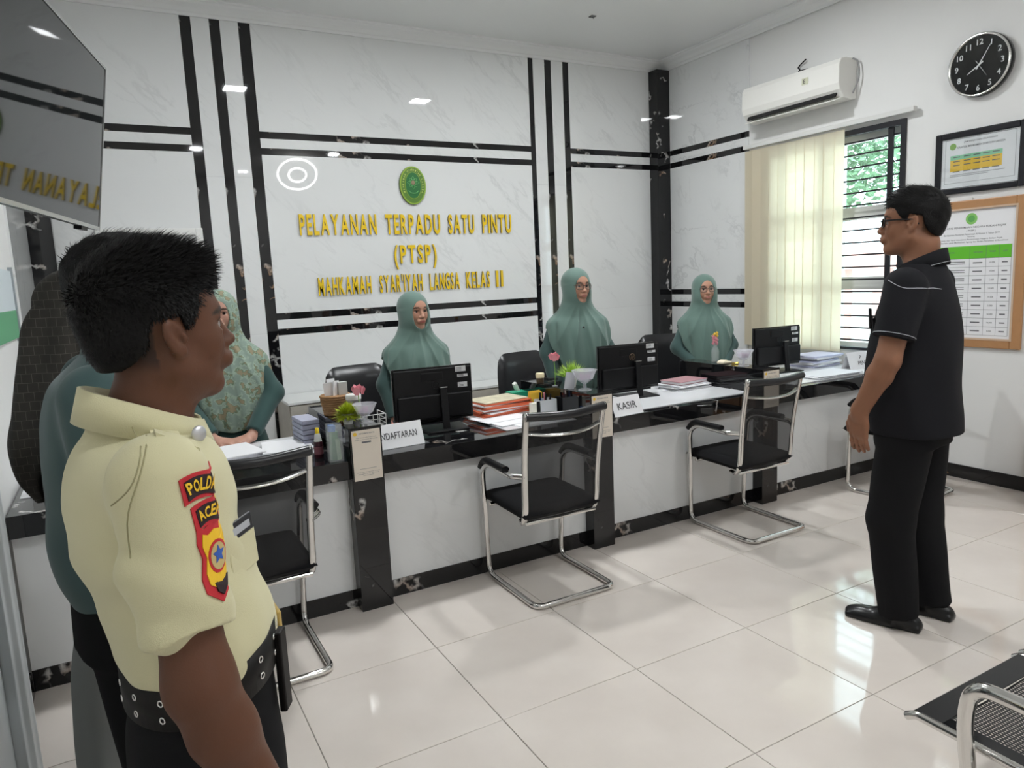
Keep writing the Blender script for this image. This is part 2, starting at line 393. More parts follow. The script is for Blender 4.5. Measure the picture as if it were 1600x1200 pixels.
# corner columns
col_r = struct(MB().box(XC0, XR, YC, YB, 0, ZT).build('trim_4', BLACK, bevel=.002))
col_l = struct(MB().box(XL, XL + .145, 3.07, YB, 0, ZT).build('trim_5', BLACK, bevel=.002))

# right wall with the window opening
WY0, WY1, WZ0, WZ1 = 0.588, 1.79, 0.86, 2.552
YM = 2.055
mb = MB()
T0, T1 = XR + .012, XR + .20
mb.box(T0, T1, YF - .2, WY0, -.1, ZC).box(T0, T1, WY1, YB + .2, -.1, ZC).box(T0, T1, WY0, WY1, -.1, WZ0).box(T0, T1, WY0, WY1, WZ1, ZC)
wall_right = struct(mb.build('wall_right', PAINT))
def rslab(y0, y1, z0, z1, black): return slab(wall_right, 'black_marble_strip' if black else 'marble_panel', BLACK if black else WHITE, XR, XR + .012, y0, y1, z0, z1)
y0, y1 = YM, YC
rslab(y0, y1, u2, u1, True); rslab(y0, y1, u4, u3, True); rslab(y0, y1, l2, l1, True); rslab(y0, y1, l4, l3, True)
rslab(y0, y1, u1, ZT, False); rslab(y0, y1, u3, u2, False); rslab(y0, y1, l1, u4, False); rslab(y0, y1, l3, l2, False); rslab(y0, y1, 0, l4, False)
# left wall
wall_left = struct(MB().box(XL - .2, XL - .012, YF - .2, YB + .2, -.1, ZC).build('wall_left', PAINT))
slab(wall_left, 'marble_panel', WHITE, XL - .012, XL, YM, 3.07, 0, 1.2); slab(wall_left, 'marble_panel', WHITE, XL - .012, XL, YM, 3.07, 1.2, 2.4); slab(wall_left, 'marble_panel', WHITE, XL - .012, XL, YM, 3.07, 2.4, ZT)
wall_front = struct(MB().box(XL - .2, XR + .2, YF - .2, YF, -.1, ZC).build('wall_front', PAINT))
# skirting
bbm = BLACK
struct(MB().box(T0 - .014, T0, YF, 0.587, 0, .095).build('baseboard_right', bbm, bevel=.002))
struct(MB().box(XL - .012, XL + .002, YF, 0.56, 0, .095).build('baseboard_left', bbm, bevel=.002))
# white door casing on the left wall
dj = empty('door_1', (XL, 0, 0)); dj['kind'] = 'structure'
prof = [(-.012, 0), (.070, 0), (.073, -.02), (.066, -.03), (.066, -.07), (.050, -.085), (.050, -.12), (-.012, -.12)]
MB().prism(prof, 'xy', 0, 2.25).build('door_jamb', mat('door_white', (0.74, 0.77, 0.78, 1), 0.35), dj, bevel=.004)
MB().prism([(x, -1.0 - y) for x, y in prof], 'xy', 0, 2.25).build('door_jamb', MATS['door_white'], dj, bevel=.004)
MB().box(-.012, .066, -1.0, 0, 2.25, 2.36).build('door_head', MATS['door_white'], dj, bevel=.004)
leaf = MB().box(-.012, .02, -.88, -.12, 0.005, 2.25).build('door_leaf', MATS['door_white'], dj, bevel=.003)
for z0, z1 in ((.25, 1.0), (1.15, 2.1)): MB().box(.02, .028, -.76, -.24, z0, z1).build('door_panel', MATS['door_white'], leaf, bevel=.004)

# window: black grille, white casements, panes
win = empty('window_1', (XR, WY0, WZ0)); win['kind'] = 'structure'
wx = XR + .012
def wbox(name, m, x0, x1, a, b, c, d, parent=win, bevel=0): return MB().box(x0 - XR, x1 - XR, a - WY0, b - WY0, c - WZ0, d - WZ0).build(name, m, parent, bevel=bevel)
fr = MB()
def fb(a, b, c, d, x0=wx - .02, x1=wx + .03): fr.box(x0 - XR, x1 - XR, a - WY0, b - WY0, c - WZ0, d - WZ0)
fb(WY0, WY0 + .035, WZ0, WZ1); fb(WY1 - .035, WY1, WZ0, WZ1); fb(WY0 + .035, WY1 - .035, WZ1 - .04, WZ1); fb(WY0 + .035, WY1 - .035, WZ0, WZ0 + .02)
fr.build('window_frame', BLKMT, win)
for yy in (0.690, 1.25, 1.62): wbox('grille_upright', BLKMT, wx, wx + .012, yy, yy + .042 if yy < 1 else yy + .03, WZ0 + .02, WZ1 - .04)
zz = 2.459
while zz > WZ0 + .05:
    wbox('grille_bar', BLKMT, wx + .012, wx + .022, WY0 + .035, WY1 - .035, zz - .006, zz + .006); zz -= 0.0952
ALW = mat('white_aluminium', (0.62, 0.62, 0.60, 1), 0.4)
cs = MB()
for (a, b) in ((WY0 + .02, 1.19), (1.19, WY1 - .02)):
    for (c, d) in ((WZ0, WZ1),):
        for yy in (a, b - .035): cs.box(wx + .08 - XR, wx + .12 - XR, yy - WY0, yy + .035 - WY0, 0, WZ1 - WZ0)
for c, d in ((WZ0, WZ0 + .05), (1.33, 1.43), (1.875, 1.975), (WZ1 - .085, WZ1)): cs.box(wx + .078 - XR, wx + .125 - XR, .02, WY1 - WY0 - .02, c - WZ0, d - WZ0)
cs.build('casement_frame', ALW, win)
for (a, b) in ((WY0 + .055, 1.155), (1.225, WY1 - .055)):
    for (c, d) in ((WZ0 + .05, 1.33), (1.43, 1.875), (1.975, WZ1 - .085)): wbox('window_pane', PANE, wx + .098, wx + .102, a, b, c, d)
wbox('window_sill', mat('sill_white', (0.72, 0.73, 0.74, 1), 0.3), XR + .0, XR + .2, WY0 - .0, WY1, WZ0 - .001, WZ0 + .012)
# ------------------------------------------------------------------ ceiling lamps (their reflections show in the marble) and one added fill lamp
LHOUS = mat('lamp_housing', (0.8, 0.8, 0.8, 1), 0.4)
def lamp(x, y, label, s=0.20):
    t = thing('ceiling_lamp', label, 'lamp', (x, y, ZC), 0, 'square ceiling lamps')
    h = s / 2
    MB().box(-h - .015, h + .015, -h - .015, -h, -.03, 0).box(-h - .015, h + .015, h, h + .015, -.03, 0).box(-h - .015, -h, -h, h, -.03, 0).box(h, h + .015, -h, h, -.03, 0).build('frame', LHOUS, t)
    MB().box(-h, h, -h, h, -.026, -.012).build('diffuser', LAMPM, t)
lamp(0.29, 1.05, 'square white ceiling lamp above the counter left of the wall lettering emblem')
lamp(2.28, 1.15, 'square white ceiling lamp above the counter at the cashier monitor')
lamp(0.25, -2.4, 'small square ceiling lamp over the lobby floor before the first counter pillar', .145)
lamp(2.25, -2.4, 'small square ceiling lamp over the lobby floor behind the man in black', .145)
lamp(1.2, -4.4, 'added small square fill lamp at the back of the lobby near the rear wall', .145)  # unseen lamp, added only to fill the room with light
# ring pendant whose reflection shows in the marble panel
t = thing('ring_pendant_lamp', 'double ring pendant lamp mirrored in the marble beside the green emblem', 'lamp', (1.8, -3.0, ZC))
for R, dz in ((.31, -.26), (.14, -.27)):
    n = 40; pts = [Vector((R * math.cos(2 * PI * i / n), R * 0.35 * math.sin(2 * PI * i / n), dz + R * .72 * math.sin(2 * PI * i / n))) for i in range(n)]
    MB().tube(pts, .016, 8, closed=True).build('light_ring', mat('ring_glow', (1, .98, .95, 1), .5, emit=14.0), t)
MB().tube([(0, 0, 0), (0, 0, -.05)], .05, 16).tube([(0, 0, -.05), (.0, .1, -.26 + .22)], .003, 6).tube([(0, 0, -.05), (0, .05, -.17)], .003, 6).build('ceiling_rose', LHOUS, t)

for (x, y, s, lab) in ((2.62, 2.36, .022, 'small dark patch plate on the ceiling above the cashier desk'), (1.93, 2.16, .012, 'tiny dark hook on the ceiling above the wall emblem')):
    t = thing('ceiling_plate', lab, 'ceiling fitting', (x, y, ZC)); MB().box(-s, s, -s, s, -.006, 0).build('plate', mat('plate_grey', (.12, .12, .12, 1), .6), t); MB().tube([(0, 0, -.006), (s * .6, 0, -.018)], .002, 5).build('wire', BLKPL, t)

# ------------------------------------------------------------------ outside the window
out = struct(MB().box(4.6, 30, -12, 24, -.3, -.1).build('ground_outside', mat('pale_paving', (0.70, 0.69, 0.66, 1), 0.8)))
t = thing('porch', 'pale pink porch with posts seen low through the window', 'porch', (8.2, 3.6, -.1))
PK = mat('pink_render', (0.62, 0.36, 0.32, 1), 0.7)
for yy in (-1.9, -.1, .52, 2.4): MB().box(-.09, .09, yy - .09, yy + .09, 0, 1.55).build('post', PK, t)
MB().box(-.12, .12, -3, 5, 1.55, 1.85).build('beam', PK, t)
MB().box(.6, .7, -3, 5, 0, 1.5).build('back_wall', mat('white_render', (0.85, 0.84, 0.82, 1), .8), t)
def leaf_mesh(n, c, r, size, seed):
    g = np.random.default_rng(seed); mb = MB()
    for i in range(n):
        d = g.normal(size=3); d /= np.linalg.norm(d); p = np.array(c) + d * np.array(r) * g.random() ** .4
        a = Vector(g.normal(size=3)).normalized(); b = a.orthogonal().normalized(); s = size * (.6 + .8 * g.random()); p = Vector(p)
        mb.add([p, p + a * s * .5 + b * s * .28, p + a * s, p + a * s * .5 - b * s * .28], [(0, 1, 2, 3)])
    return mb
LF = mat('tree_leaf', (0.20, 0.33, 0.19, 1), 0.5, var=.3, vscale=3)
BARK = mat('bark', (0.16, 0.11, 0.08, 1), 0.9)
for (x, y, z, rr, lab) in ((11.2, 6.9, 4.0, (1.7, 1.9, 1.5), 'leafy green tree seen through the upper window panes'), (15.5, 5.2, 5.2, (1.9, 2.2, 1.9), 'second green tree behind the porch near the right window edge')):
    t = thing('garden_tree', lab, 'tree', (x, y, -.1), 0, 'trees outside the window')
    f = leaf_mesh(7500, (0, 0, z), rr, .15, int(x * 10)).build('foliage', LF, t); f['kind'] = 'stuff'
    MB().tube([(0, 0, 0), (.1, 0, 1.5), (0, .1, z)], [.16, .12, .05], 8).build('trunk', BARK, t)

# ------------------------------------------------------------------ vertical blind, rail
t = thing('vertical_blind', 'cream vertical fabric blind drawn half across the barred window', 'blind', (4.03, 0.5, 2.60))
MB().box(-.022, .022, 0, 1.565, -.022, .012).build('head_rail', mat('rail_white', (0.72, .72, .70, 1), .35), t, bevel=.003)
n = 11; w = 1.0 / n
for i in range(n):
    yc = .555 + w * (i + .5); a = 0.14 if i % 2 else -0.10
    sl = MB().obox((-.006, yc, -.90), (.0015, w * 1.10, 1.72), (0, 0, a)).build('slat', BLIND, t)

# ------------------------------------------------------------------ air conditioner
t = thing('air_conditioner', 'white wall split air conditioner above the cream blind', 'air conditioner', (XR + .012, 1.0, 2.78))
pr = [(0, 0.0), (0, .29), (-.13, .29), (-.185, .275), (-.205, .24), (-.21, .10), (-.195, .055), (-.14, .0), (-.05, -.012)]
MB().prism(pr, 'xz', 0, .95).build('body', mat('ac_white', (.86, .85, .81, 1), .3), t, bevel=.006)
MB().obox((-.178, .47, .028), (.012, .86, .05), (0, .62, 0)).build('air_outlet', BLKPL, t)
MB().obox((-.175, .47, -.008), (.07, .88, .007), (0, -.35, 0)).build('louvre', MATS['ac_white'], t, bevel=.002)
MB().box(-.2115, -.2105, .27, .33, .155, .205).build('sticker', mat('ac_sticker', (.65, .66, .5, 1), .5), t)
mb = MB(); put_text(mb, 'E', (-.2122, .305, .18), (0, -1, 0), (0, 0, 1), height=.03, center=True, bold=.01); mb.build('sticker_print', INK, t)
MB().tube(smooth_path([(-.06, -.004, .285), (-.04, -.035, .25), (-.04, -.045, .14), (-.06, -.012, .03)]), .006, 6).build('side_cable', mat('grey_cable', (.3, .3, .3, 1), .5), t)
MB().tube(smooth_path([(-.02, .56, .29), (-.03, .50, .33), (-.02, .52, .36), (-.03, .44, .40)]), .006, 6).tube(smooth_path([(-.02, .46, .292), (-.025, .42, .32), (-.02, .52, .33)]), .005, 6).build('top_cable', BLKPL, t)

# ------------------------------------------------------------------ wall clock
t = thing('wall_clock', 'round black wall clock with silver rim and white numerals', 'clock', (XR + .012, .085, 2.775))
MB().lathe([(.175, 0), (.195, -.005), (.197, -.035), (.19, -.05), (.180, -.05), (.178, -.040), (.0001, -.040)], n=48, axis='X').build('case', BLKGL, t)
MB().lathe([(.193, -.048), (.195, -.056), (.187, -.060), (.180, -.056), (.178, -.047)], n=48, axis='X', cap=False).build('rim', CHROME, t)
MB().lathe([(.0001, -.046), (.179, -.046)], n=48, axis='X').build('dial', mat('dial_black', (.025, .03, .035, 1), .35), t)
NUM = mat('numeral_white', (.75, .77, .78, 1), .4)
for h in range(1, 13):
    a = h * PI / 6; mb = MB(); put_text(mb, str(h), (-.048, -.142 * math.sin(a), .142 * math.cos(a)), (0, -1, 0), (0, 0, 1), height=.036, center=True, bold=.012)
    mb.build('numeral', NUM, t)
def hand(a, L, w, x, tail=.03):
    d = Vector((0, -math.sin(a), math.cos(a))); s = Vector((0, -math.cos(a), -math.sin(a))); mb = MB(); o = Vector((x, 0, 0))
    mb.add([o - d * tail - s * w, o + d * L - s * w * .4, o + d * L + s * w * .4, o - d * tail + s * w], [(0, 1, 2, 3)]); return mb
hand(math.radians(238), .085, .005, -.0495).build('hour_hand', NUM, t); hand(math.radians(31), .14, .004, -.0505).build('minute_hand', NUM, t); hand(math.radians(146), .09, .0015, -.0515, .035).build('second_hand', NUM, t)
MB().lathe([(.0001, -.058), (.179, -.056)], n=48, axis='X').build('glass', LENS, t)

# ------------------------------------------------------------------ framed notices on the right wall
def emblem_disc(mb, c, r, ux, uy, mi, seg=20, sy=1.0):
    c, ux, uy = Vector(c), Vector(ux), Vector(uy)
    mb.add([c + ux * (r * math.cos(2 * PI * i / seg)) + uy * (r * sy * math.sin(2 * PI * i / seg)) for i in range(seg)], [tuple(range(seg))], mi)
UX, UY = (0, -1, 0), (0, 0, 1)
def rect(mb, x, ya, yb, z0, z1, mi): mb.add([(x, ya, z0), (x, yb, z0), (x, yb, z1), (x, ya, z1)], [(0, 1, 2, 3)], mi)
t = thing('framed_notice', 'black framed landscape notice with yellow table under the wall clock', 'picture frame', (XR + .012, .362, 1.975))
fw_, fh = .575, .41
b = MB(); q = .042
for (a0, a1, c0, c1) in ((0, -q, 0, fh), (-fw_ + q, -fw_, 0, fh), (-q, -fw_ + q, 0, q), (-q, -fw_ + q, fh - q, fh)): b.box(-.028, 0, a1, a0, c0, c1)
b.build('frame', mat('frame_black', (.012, .012, .016, 1), .25), t, bevel=.008)
MB().box(-.014, 0, -fw_ + q, -q, q, fh - q).build('mount', WPAPER, t)
b = MB(); X_ = -.0145
rect(b, X_, -.10, -.43, .255, .225, 2); rect(b, X_, -.10, -.43, .225, .150, 1)
emblem_disc(b, (X_, -.115, .315), .022, UX, UY, 3)
put_text(b, 'JAM KERJA DAN PELAYANAN', (X_, -.29, .335), UX, UY, width=.21, height=.013, mi=0, center=True, bold=.01)
put_text(b, "KANTOR MAHKAMAH SYAR'IYAH LANGSA", (X_, -.295, .305), UX, UY, width=.30, height=.014, mi=0, center=True, bold=.01)
for zz in (.24, .212, .187, .145):
    for yy in (-.12, -.19, -.25, -.31, -.37): rect(b, X_ - .0005, yy, yy - .045, zz, zz + .006, 0)
for zz, l in ((.125, .35), (.115, .25)): rect(b, X_, -.10, -.10 - l, zz, zz + .003, 0)
for (ya, yb, z0, z1) in ((-.065, -.51, .36, .362), (-.065, -.51, .072, .074), (-.065, -.067, .072, .362), (-.508, -.51, .072, .362)): rect(b, X_, ya, yb, z0, z1, 0)
b.build('print', [GREYINK, YELP, mat('mint_print', (.28, .62, .40, 1), .5), mat('logo_green', (.25, .45, .10, 1), .5)], t)
MB().box(-.017, -.0165, -fw_ + q, -q, q, fh - q).build('glazing', LENS, t)

t = thing('tariff_board', 'tall tan wood framed tariff board with bright green table header', 'notice board', (XR + .012, .45, .935))
fw_, fh, q = .69, .99, .065
b = MB()
for (a0, a1, c0, c1) in ((0, -q, 0, fh), (-fw_ + q, -fw_, 0, fh), (-q, -fw_ + q, 0, q), (-q, -fw_ + q, fh - q, fh)): b.box(-.024, 0, a1, a0, c0, c1)
b.build('frame', WOODT, t, bevel=.006)
b = MB(); q2 = q - .012
for (a0, a1, c0, c1) in ((-q2, -q, q2, fh - q2), (-fw_ + q, -fw_ + q2, q2, fh - q2), (-q, -fw_ + q, q2, q), (-q, -fw_ + q, fh - q, fh - q2)): b.box(-.027, -.02, a1, a0, c0, c1)
b.build('frame_bead', mat('bead_pale', (.62, .45, .32, 1), .3), t)
MB().box(-.012, 0, -fw_ + q, -q, q, fh - q).build('mount', WPAPER, t)
b = MB(); X_ = -.0125; yL, yR = -.085, -fw_ + .085
emblem_disc(b, (X_, -.345, .865), .038, UX, UY, 2); emblem_disc(b, (X_ - .0004, -.345, .865), .022, UX, UY, 3)
for s, z, w, h in (('TARIF ATAS PENERIMAAN NEGARA BUKAN PAJAK', .808, .44, .016), ('( PNBP )', .786, .06, .014), ('Berdasarkan Peraturan Pemerintah RI Nomor 5 Tahun 2019', .764, .36, .011), ('Tentang', .747, .05, .010), ('Jenis dan Tarif Atas Jenis Penerimaan Negara Bukan Pajak', .728, .40, .011), ('Yang Berlaku pada Mahkamah Agung dan Badan Peradilan di Bawahnya', .711, .47, .011)):
    put_text(b, s, (X_, -.345, z), UX, UY, width=w, height=h, mi=0, center=True, bold=.012)
zt = .685; rect(b, X_, yL, yR, zt, zt - .085, 1)
cols = [yL, yL - .26, yL - .365, yL - .445, yR]
nrow = 9; rh = (zt - .085 - .085) / nrow
for cx in cols: rect(b, X_ - .0003, cx + .001, cx - .001, .085, zt, 0)
for k in range(nrow + 1): rect(b, X_ - .0003, yL, yR, .084 + k * rh, .086 + k * rh, 0)
for c0, c1, s in ((cols[0], cols[1], 'JENIS PNBP'), (cols[1], cols[2], 'SATUAN'), (cols[2], cols[3], 'TARIF'), (cols[3], cols[4], 'KET')): put_text(b, s, (X_ - .0006, (c0 + c1) / 2, zt - .043), UX, UY, height=.011, mi=0, center=True, bold=.01)
for k in range(nrow):
    z = .085 + (k + .5) * rh
    for j, h in ((z + .006, .005), (z - .008, .005)): rect(b, X_ - .0004, cols[0] - .02, cols[1] + .03, j, j + h, 0)
    put_text(b, '10.000' if k % 3 else '5.000', (X_ - .0004, (cols[2] + cols[3]) / 2, z), UX, UY, height=.010, mi=0, center=True, bold=.01)
    rect(b, X_ - .0004, cols[1] - .022, cols[2] + .022, z - .004, z + .004, 0); rect(b, X_ - .0004, cols[3] - .02, cols[4] + .02, z - .004, z + .004, 0)
b.build('print', [GREYINK, mat('header_green', (.13, .52, .03, 1), .5), mat('logo_green2', (.24, .55, .14, 1), .5), mat('logo_green3', (.12, .40, .10, 1), .5)], t)
MB().tube([(-.01, -.345, fh - .005), (-.008, -.345, fh + .015)], .004, 6).build('hanging_hook', STEEL, t)

# wooden panel edge standing at the right border of the lobby
t = thing('wooden_cabinet', 'tan wooden cabinet edge against the right wall below the tariff board', 'cabinet', (3.78, -1.15, 0))
MB().box(0, .28, 0, .70, .06, .62).build('body', WOODT, t, bevel=.004)
for yy in (.04, .36): MB().box(-.018, 0, yy, yy + .30, .09, .59).build('door', WOODT, t, bevel=.003)
MB().box(.02, .27, .02, .68, 0, .06).build('plinth', BLKPL, t)

# ------------------------------------------------------------------ poster on the left wall, board on the back wall
t = thing('wall_poster', 'clear framed poster with green lower half on the left white wall', 'poster', (XL - .012, 1.0, 1.36))
MB().box(0, .012, 0, .83, 0, .34).build('backing', mat('poster_pale', (.66, .74, .78, 1), .4), t)
MB().box(.012, .013, 0, .83, 0, .14).build('green_print', mat('poster_green', (.10, .38, .18, 1), .5), t)
MB().box(0, .02, .83, .855, -.02, .36).build('edge_bar', mat('poster_edge', (.35, .38, .40, 1), .4), t)
t = thing('white_board', 'white framed board on the back wall behind the guard', 'board', (-1.1, YB, 1.05))
b = MB()
for (a0, a1, c0, c1) in ((0, .05, 0, .97), (.65, .70, 0, .97), (.05, .65, 0, .05), (.05, .65, .92, .97)): b.box(a0, a1, -.03, 0, c0, c1)
b.build('frame', WPL, t, bevel=.004)
MB().box(.05, .65, -.016, 0, .05, .92).build('panel', mat('board_grey', (.62, .63, .63, 1), .3), t)

# ------------------------------------------------------------------ television on the left wall arm
t = thing('television', 'wall arm television with glossy dark screen at upper left', 'television', (0, 0, 0))
A = Vector((-.977, .28, 2.336)); B = Vector((-1.060, .296, 1.783)); wv = Vector((-.218, -.976, 0)).normalized(); up = (A - B); up = (up - wv * up.dot(wv)).normalized(); nn = up.cross(wv)
t.location = B + wv * .49
Rm = Matrix((wv, nn, up)).transposed().to_4x4(); t.rotation_euler = Rm.to_euler()      # local x: along width (towards camera), y: out of the screen, z: up
HT = .559
MB().box(-.49, .49, -.03, -.002, 0, HT).build('casing', BLKPL, t, bevel=.004)
MB().box(-.482, .482, -.002, .0005, .012, HT - .008).build('screen', mat('tv_screen', (.012, .014, .015, 1), .03, spec=.4), t)
b = MB(); e = .007
b.box(-.49, .49, -.002, .003, 0, .012).box(-.49, .49, -.002, .003, HT - .007, HT).box(-.49, -.483, -.002, .003, 0, HT).box(.483, .49, -.002, .003, 0, HT)
b.build('bezel', mat('bezel_silver', (.55, .56, .56, 1), .25, 1.0), t)
MB().box(-.36, -.29, -.028, -.004, -.012, 0).build('sensor_box', BLKPL, t)
MB().box(-.15, .15, -.055, -.03, .16, .40).box(-.05, .05, -.30, -.05, .24, .30).build('wall_arm', BLKMT, t)

# ------------------------------------------------------------------ lettering on the back wall
def letters(label, words, z0, z1, name='wall_lettering', y=YB - .004):
    t = thing(name, label, 'sign', (words[0][1], y, z0))
    H = z1 - z0
    for s, x0, x1 in words:
        gl = []
        for ch in s:
            v, f, nz = text_geo(ch, .026 , .09)
            lo, hi = v.min(0), v.max(0); gl.append((ch, v, f, nz, lo, hi, hi[0] - lo[0]))
        caps = max(g[5][1] for g in gl if g[0] not in "()'"); base = 0.0
        if s[0] == '(' : caps = gl[1][5][1]
        gap = .16; tot = sum(g[6] for g in gl) + gap * (len(gl) - 1); k = (x1 - x0) / tot; x = x0
        for ch, v, f, nz, lo, hi, w in gl:
            V = [((p[0] - lo[0]) * k, 0.0 - (p[2] + .09) / .18 * .015, p[1] * H / caps) for p in v]
            mb = MB(); 
            for fa, z in zip(f, nz): pass
            mb.add(V, f); me = mb.mesh('letter')
            me.polygons.foreach_set('material_index', [0 if abs(p.normal.y) > .7 else 1 for p in me.polygons])
            link('letter', me, [YELLOW, DKGOLD], t, loc=(x - words[0][1], 0, 0)); x += (w + gap) * k
    return t
letters('yellow raised letters reading PELAYANAN TERPADU SATU PINTU below the emblem', [('PELAYANAN', .318, .955), ('TERPADU', 1.035, 1.532), ('SATU', 1.612, 1.864), ('PINTU', 1.947, 2.243)], 1.964, 2.124)
letters('yellow raised letters reading PTSP in brackets, middle line of the sign', [('(PTSP)', 1.093, 1.482)], 1.718, 1.866)
letters("yellow raised letters reading MAHKAMAH SYAR'IYAH LANGSA KELAS II, lowest sign line", [('MAHKAMAH', .428, .872), ("SYAR'IYAH", .946, 1.335), ('LANGSA', 1.402, 1.690), ('KELAS', 1.757, 1.995), ('II', 2.06, 2.133)], 1.478, 1.620)
t = thing('wall_emblem', 'oval green court emblem mounted above the yellow wall lettering', 'emblem', (1.30, YB, 2.364))
def oval(rx, rz, y, seg=48): return [(rx * math.cos(2 * PI * i / seg), y, rz * math.sin(2 * PI * i / seg)) for i in range(seg)]
def oval_slab(rx, rz, y0, y1, name, m, seg=48):
    mb = MB(); v = oval(rx, rz, y0) + oval(rx * .985, rz * .985, y1); mb.add(v, [tuple(range(seg)), tuple(range(seg, 2 * seg))] + [(i, (i + 1) % seg, (i + 1) % seg + seg, i + seg) for i in range(seg)]); return mb.build(name, m, t)
oval_slab(.120, .160, 0, -.022, 'back_plate', mat('plate_edge', (.10, .16, .05, 1), .4))
oval_slab(.1185, .1585, -.0215, -.025, 'rim', OLIVE); oval_slab(.107, .147, -.0245, -.0262, 'band', mat('band_green', (.10, .22, .03, 1), .4)); oval_slab(.073, .112, -.026, -.0285, 'field_rim', OLIVE); oval_slab(.069, .108, -.028, -.0295, 'field', GREEN)
mb = MB(); word = "MAHKAMAH SYAR'IYAH LANGSA"
for i, ch in enumerate(word):
    a = math.radians(205 - i * (230 / (len(word) - 1)))
    if ch == ' ': continue
    px, pz = .089 * math.cos(a), .129 * math.sin(a); tx, tz = -math.cos(a) / .089, -math.sin(a) / .129; nl = math.hypot(tx, tz); uy = Vector((-tx / nl, 0, -tz / nl)); ux = Vector((uy.z, 0, -uy.x))
    put_text(mb, ch, (px, -.0268, pz), ux, uy, height=.017, width=.011 if ch != "'" else .004, center=True, bold=.02)
mb.build('ring_lettering', mat('emblem_letter', (.62, .72, .18, 1), .4), t)
mb = MB()
for k in range(8):
    a = k * PI / 4 + PI / 2; c, s_ = math.cos(a), math.sin(a); L = .055 if k % 2 == 0 else .045
    p = lambda r, w: (r * c - w * s_, -.0305, .022 + r * s_ + w * c)
    mb.tube([p(.022, -.010), p(.036, -.011), p(L, 0), p(.036, .011), p(.022, .010)], .0022, 5)
mb.tube([(.026 * math.cos(2 * PI * i / 20), -.0305, .022 + .026 * math.sin(2 * PI * i / 20)) for i in range(20)], .0022, 5, closed=True)
mb.tube(smooth_path([(-.045, -.0305, -.045), (-.025, -.0305, -.062), (0, -.0305, -.066), (.025, -.0305, -.062), (.045, -.0305, -.045)]), .004, 5)
mb.build('star', mat('star_green', (.16, .48, .16, 1), .4), t)
MB().lathe([(.0001, -.034), (.014, -.033), (.019, -.029)], (0, 0, .022), 16, axis='Y').build('shield', mat('shield_bronze', (.35, .25, .16, 1), .35), t)
# ------------------------------------------------------------------ service counter
ZK = .739
YC0, YC1 = .531, 1.29
ct = thing('service_counter', 'long black and white marble service counter running across the hall', 'counter', (0, 0, 0))
MB().box(XL, XR, YC0, YC1, .649, ZK).build('countertop', BLACK, ct, bevel=.002)
px = [(-.165, -.009), (1.190, 1.335), (2.535, 2.675)]
edges = [XL] + [v for p in px for v in p] + [XR]
for i in range(0, len(edges), 2):
    a, b = edges[i], edges[i + 1]
    cx = (a + b) / 2; hw = (b - a) / 2
    MB().box(-hw, hw, 0, .02, .088, .649).build('front_panel', WHITE, ct, loc=(cx, .587, 0))
    MB().box(-hw, hw, 0, .03, 0, .088).build('kick_plate', BLACK, ct, loc=(cx, .583, 0))
for a, b in px:
    MB().box(-(b - a) / 2, (b - a) / 2, 0, .13, 0, .649).build('pillar', BLACK, ct, loc=((a + b) / 2, .506, 0), bevel=.002)
    MB().box(-(b - a) / 2, (b - a) / 2, .0, YC1 - .506 - .01, .649 + .0, .895).build('divider', BLACK, ct, loc=((a + b) / 2, .506, 0), bevel=.002)
INLAY = mat('white_inlay', (.80, .81, .83, 1), .12)
for a, b, y0 in ((XL + .02, -.24, .80), (.72, 1.17, .62), (1.62, 2.52, .60), (2.95, 4.0, .60)): MB().box(a, b, y0, 1.27, ZK, ZK + .004).build('white_inlay', INLAY, ct)

# code placards on the pillar fronts (the square code itself is left out)
def placard(x, label):
    t = thing('notice_placard', label, 'placard', (x, .504, .645), 0, 'notice placards on the counter pillars')
    MB().box(-.076, .076, -.004, 0, -.0, .252).build('holder', mat('holder_black', (.015, .014, .014, 1), .2), t)
    MB().box(-.068, .068, -.0075, -.004, .0, .238).build('card', CREAMP, t)
    mb = MB(); ux, uy = (1, 0, 0), (0, 0, 1); Yp = -.008
    eb = MB(); emblem_disc(eb, (-.052, Yp, .222), .009, ux, uy, 0); eb.build('logo', YELP, t)
    for s, z, w, h in (('INFORMASI BIAYA', .222, .075, .0065), ('Scan untuk informasi biaya', .202, .095, .005), ('panjar perkara pada Mahkamah', .193, .11, .005), ('Silakan scan menggunakan telepon', .038, .11, .0045), ('genggam anda dan ikuti', .030, .10, .0045), ('petunjuk', .022, .05, .0045)): put_text(mb, s, (.004 if z > .21 else 0, Yp, z), ux, uy, width=w, height=h, center=True, bold=.01)
    mb.add([(-.022, Yp, .176), (.022, Yp, .176), (.022, Yp, .184), (-.022, Yp, .184)], [(0, 1, 2, 3)]); mb.add([(-.04, Yp, .054), (.04, Yp, .054), (.04, Yp, .0555), (-.04, Yp, .0555)], [(0, 1, 2, 3)])
    mb.build('print', GREYINK, t)
placard(-.087, 'cream notice card on the counter pillar nearest the guard')
placard(1.262, 'cream notice card on the counter pillar left of the KASIR sign')
placard(2.605, 'cream notice card on the pillar behind the farther mesh chair')

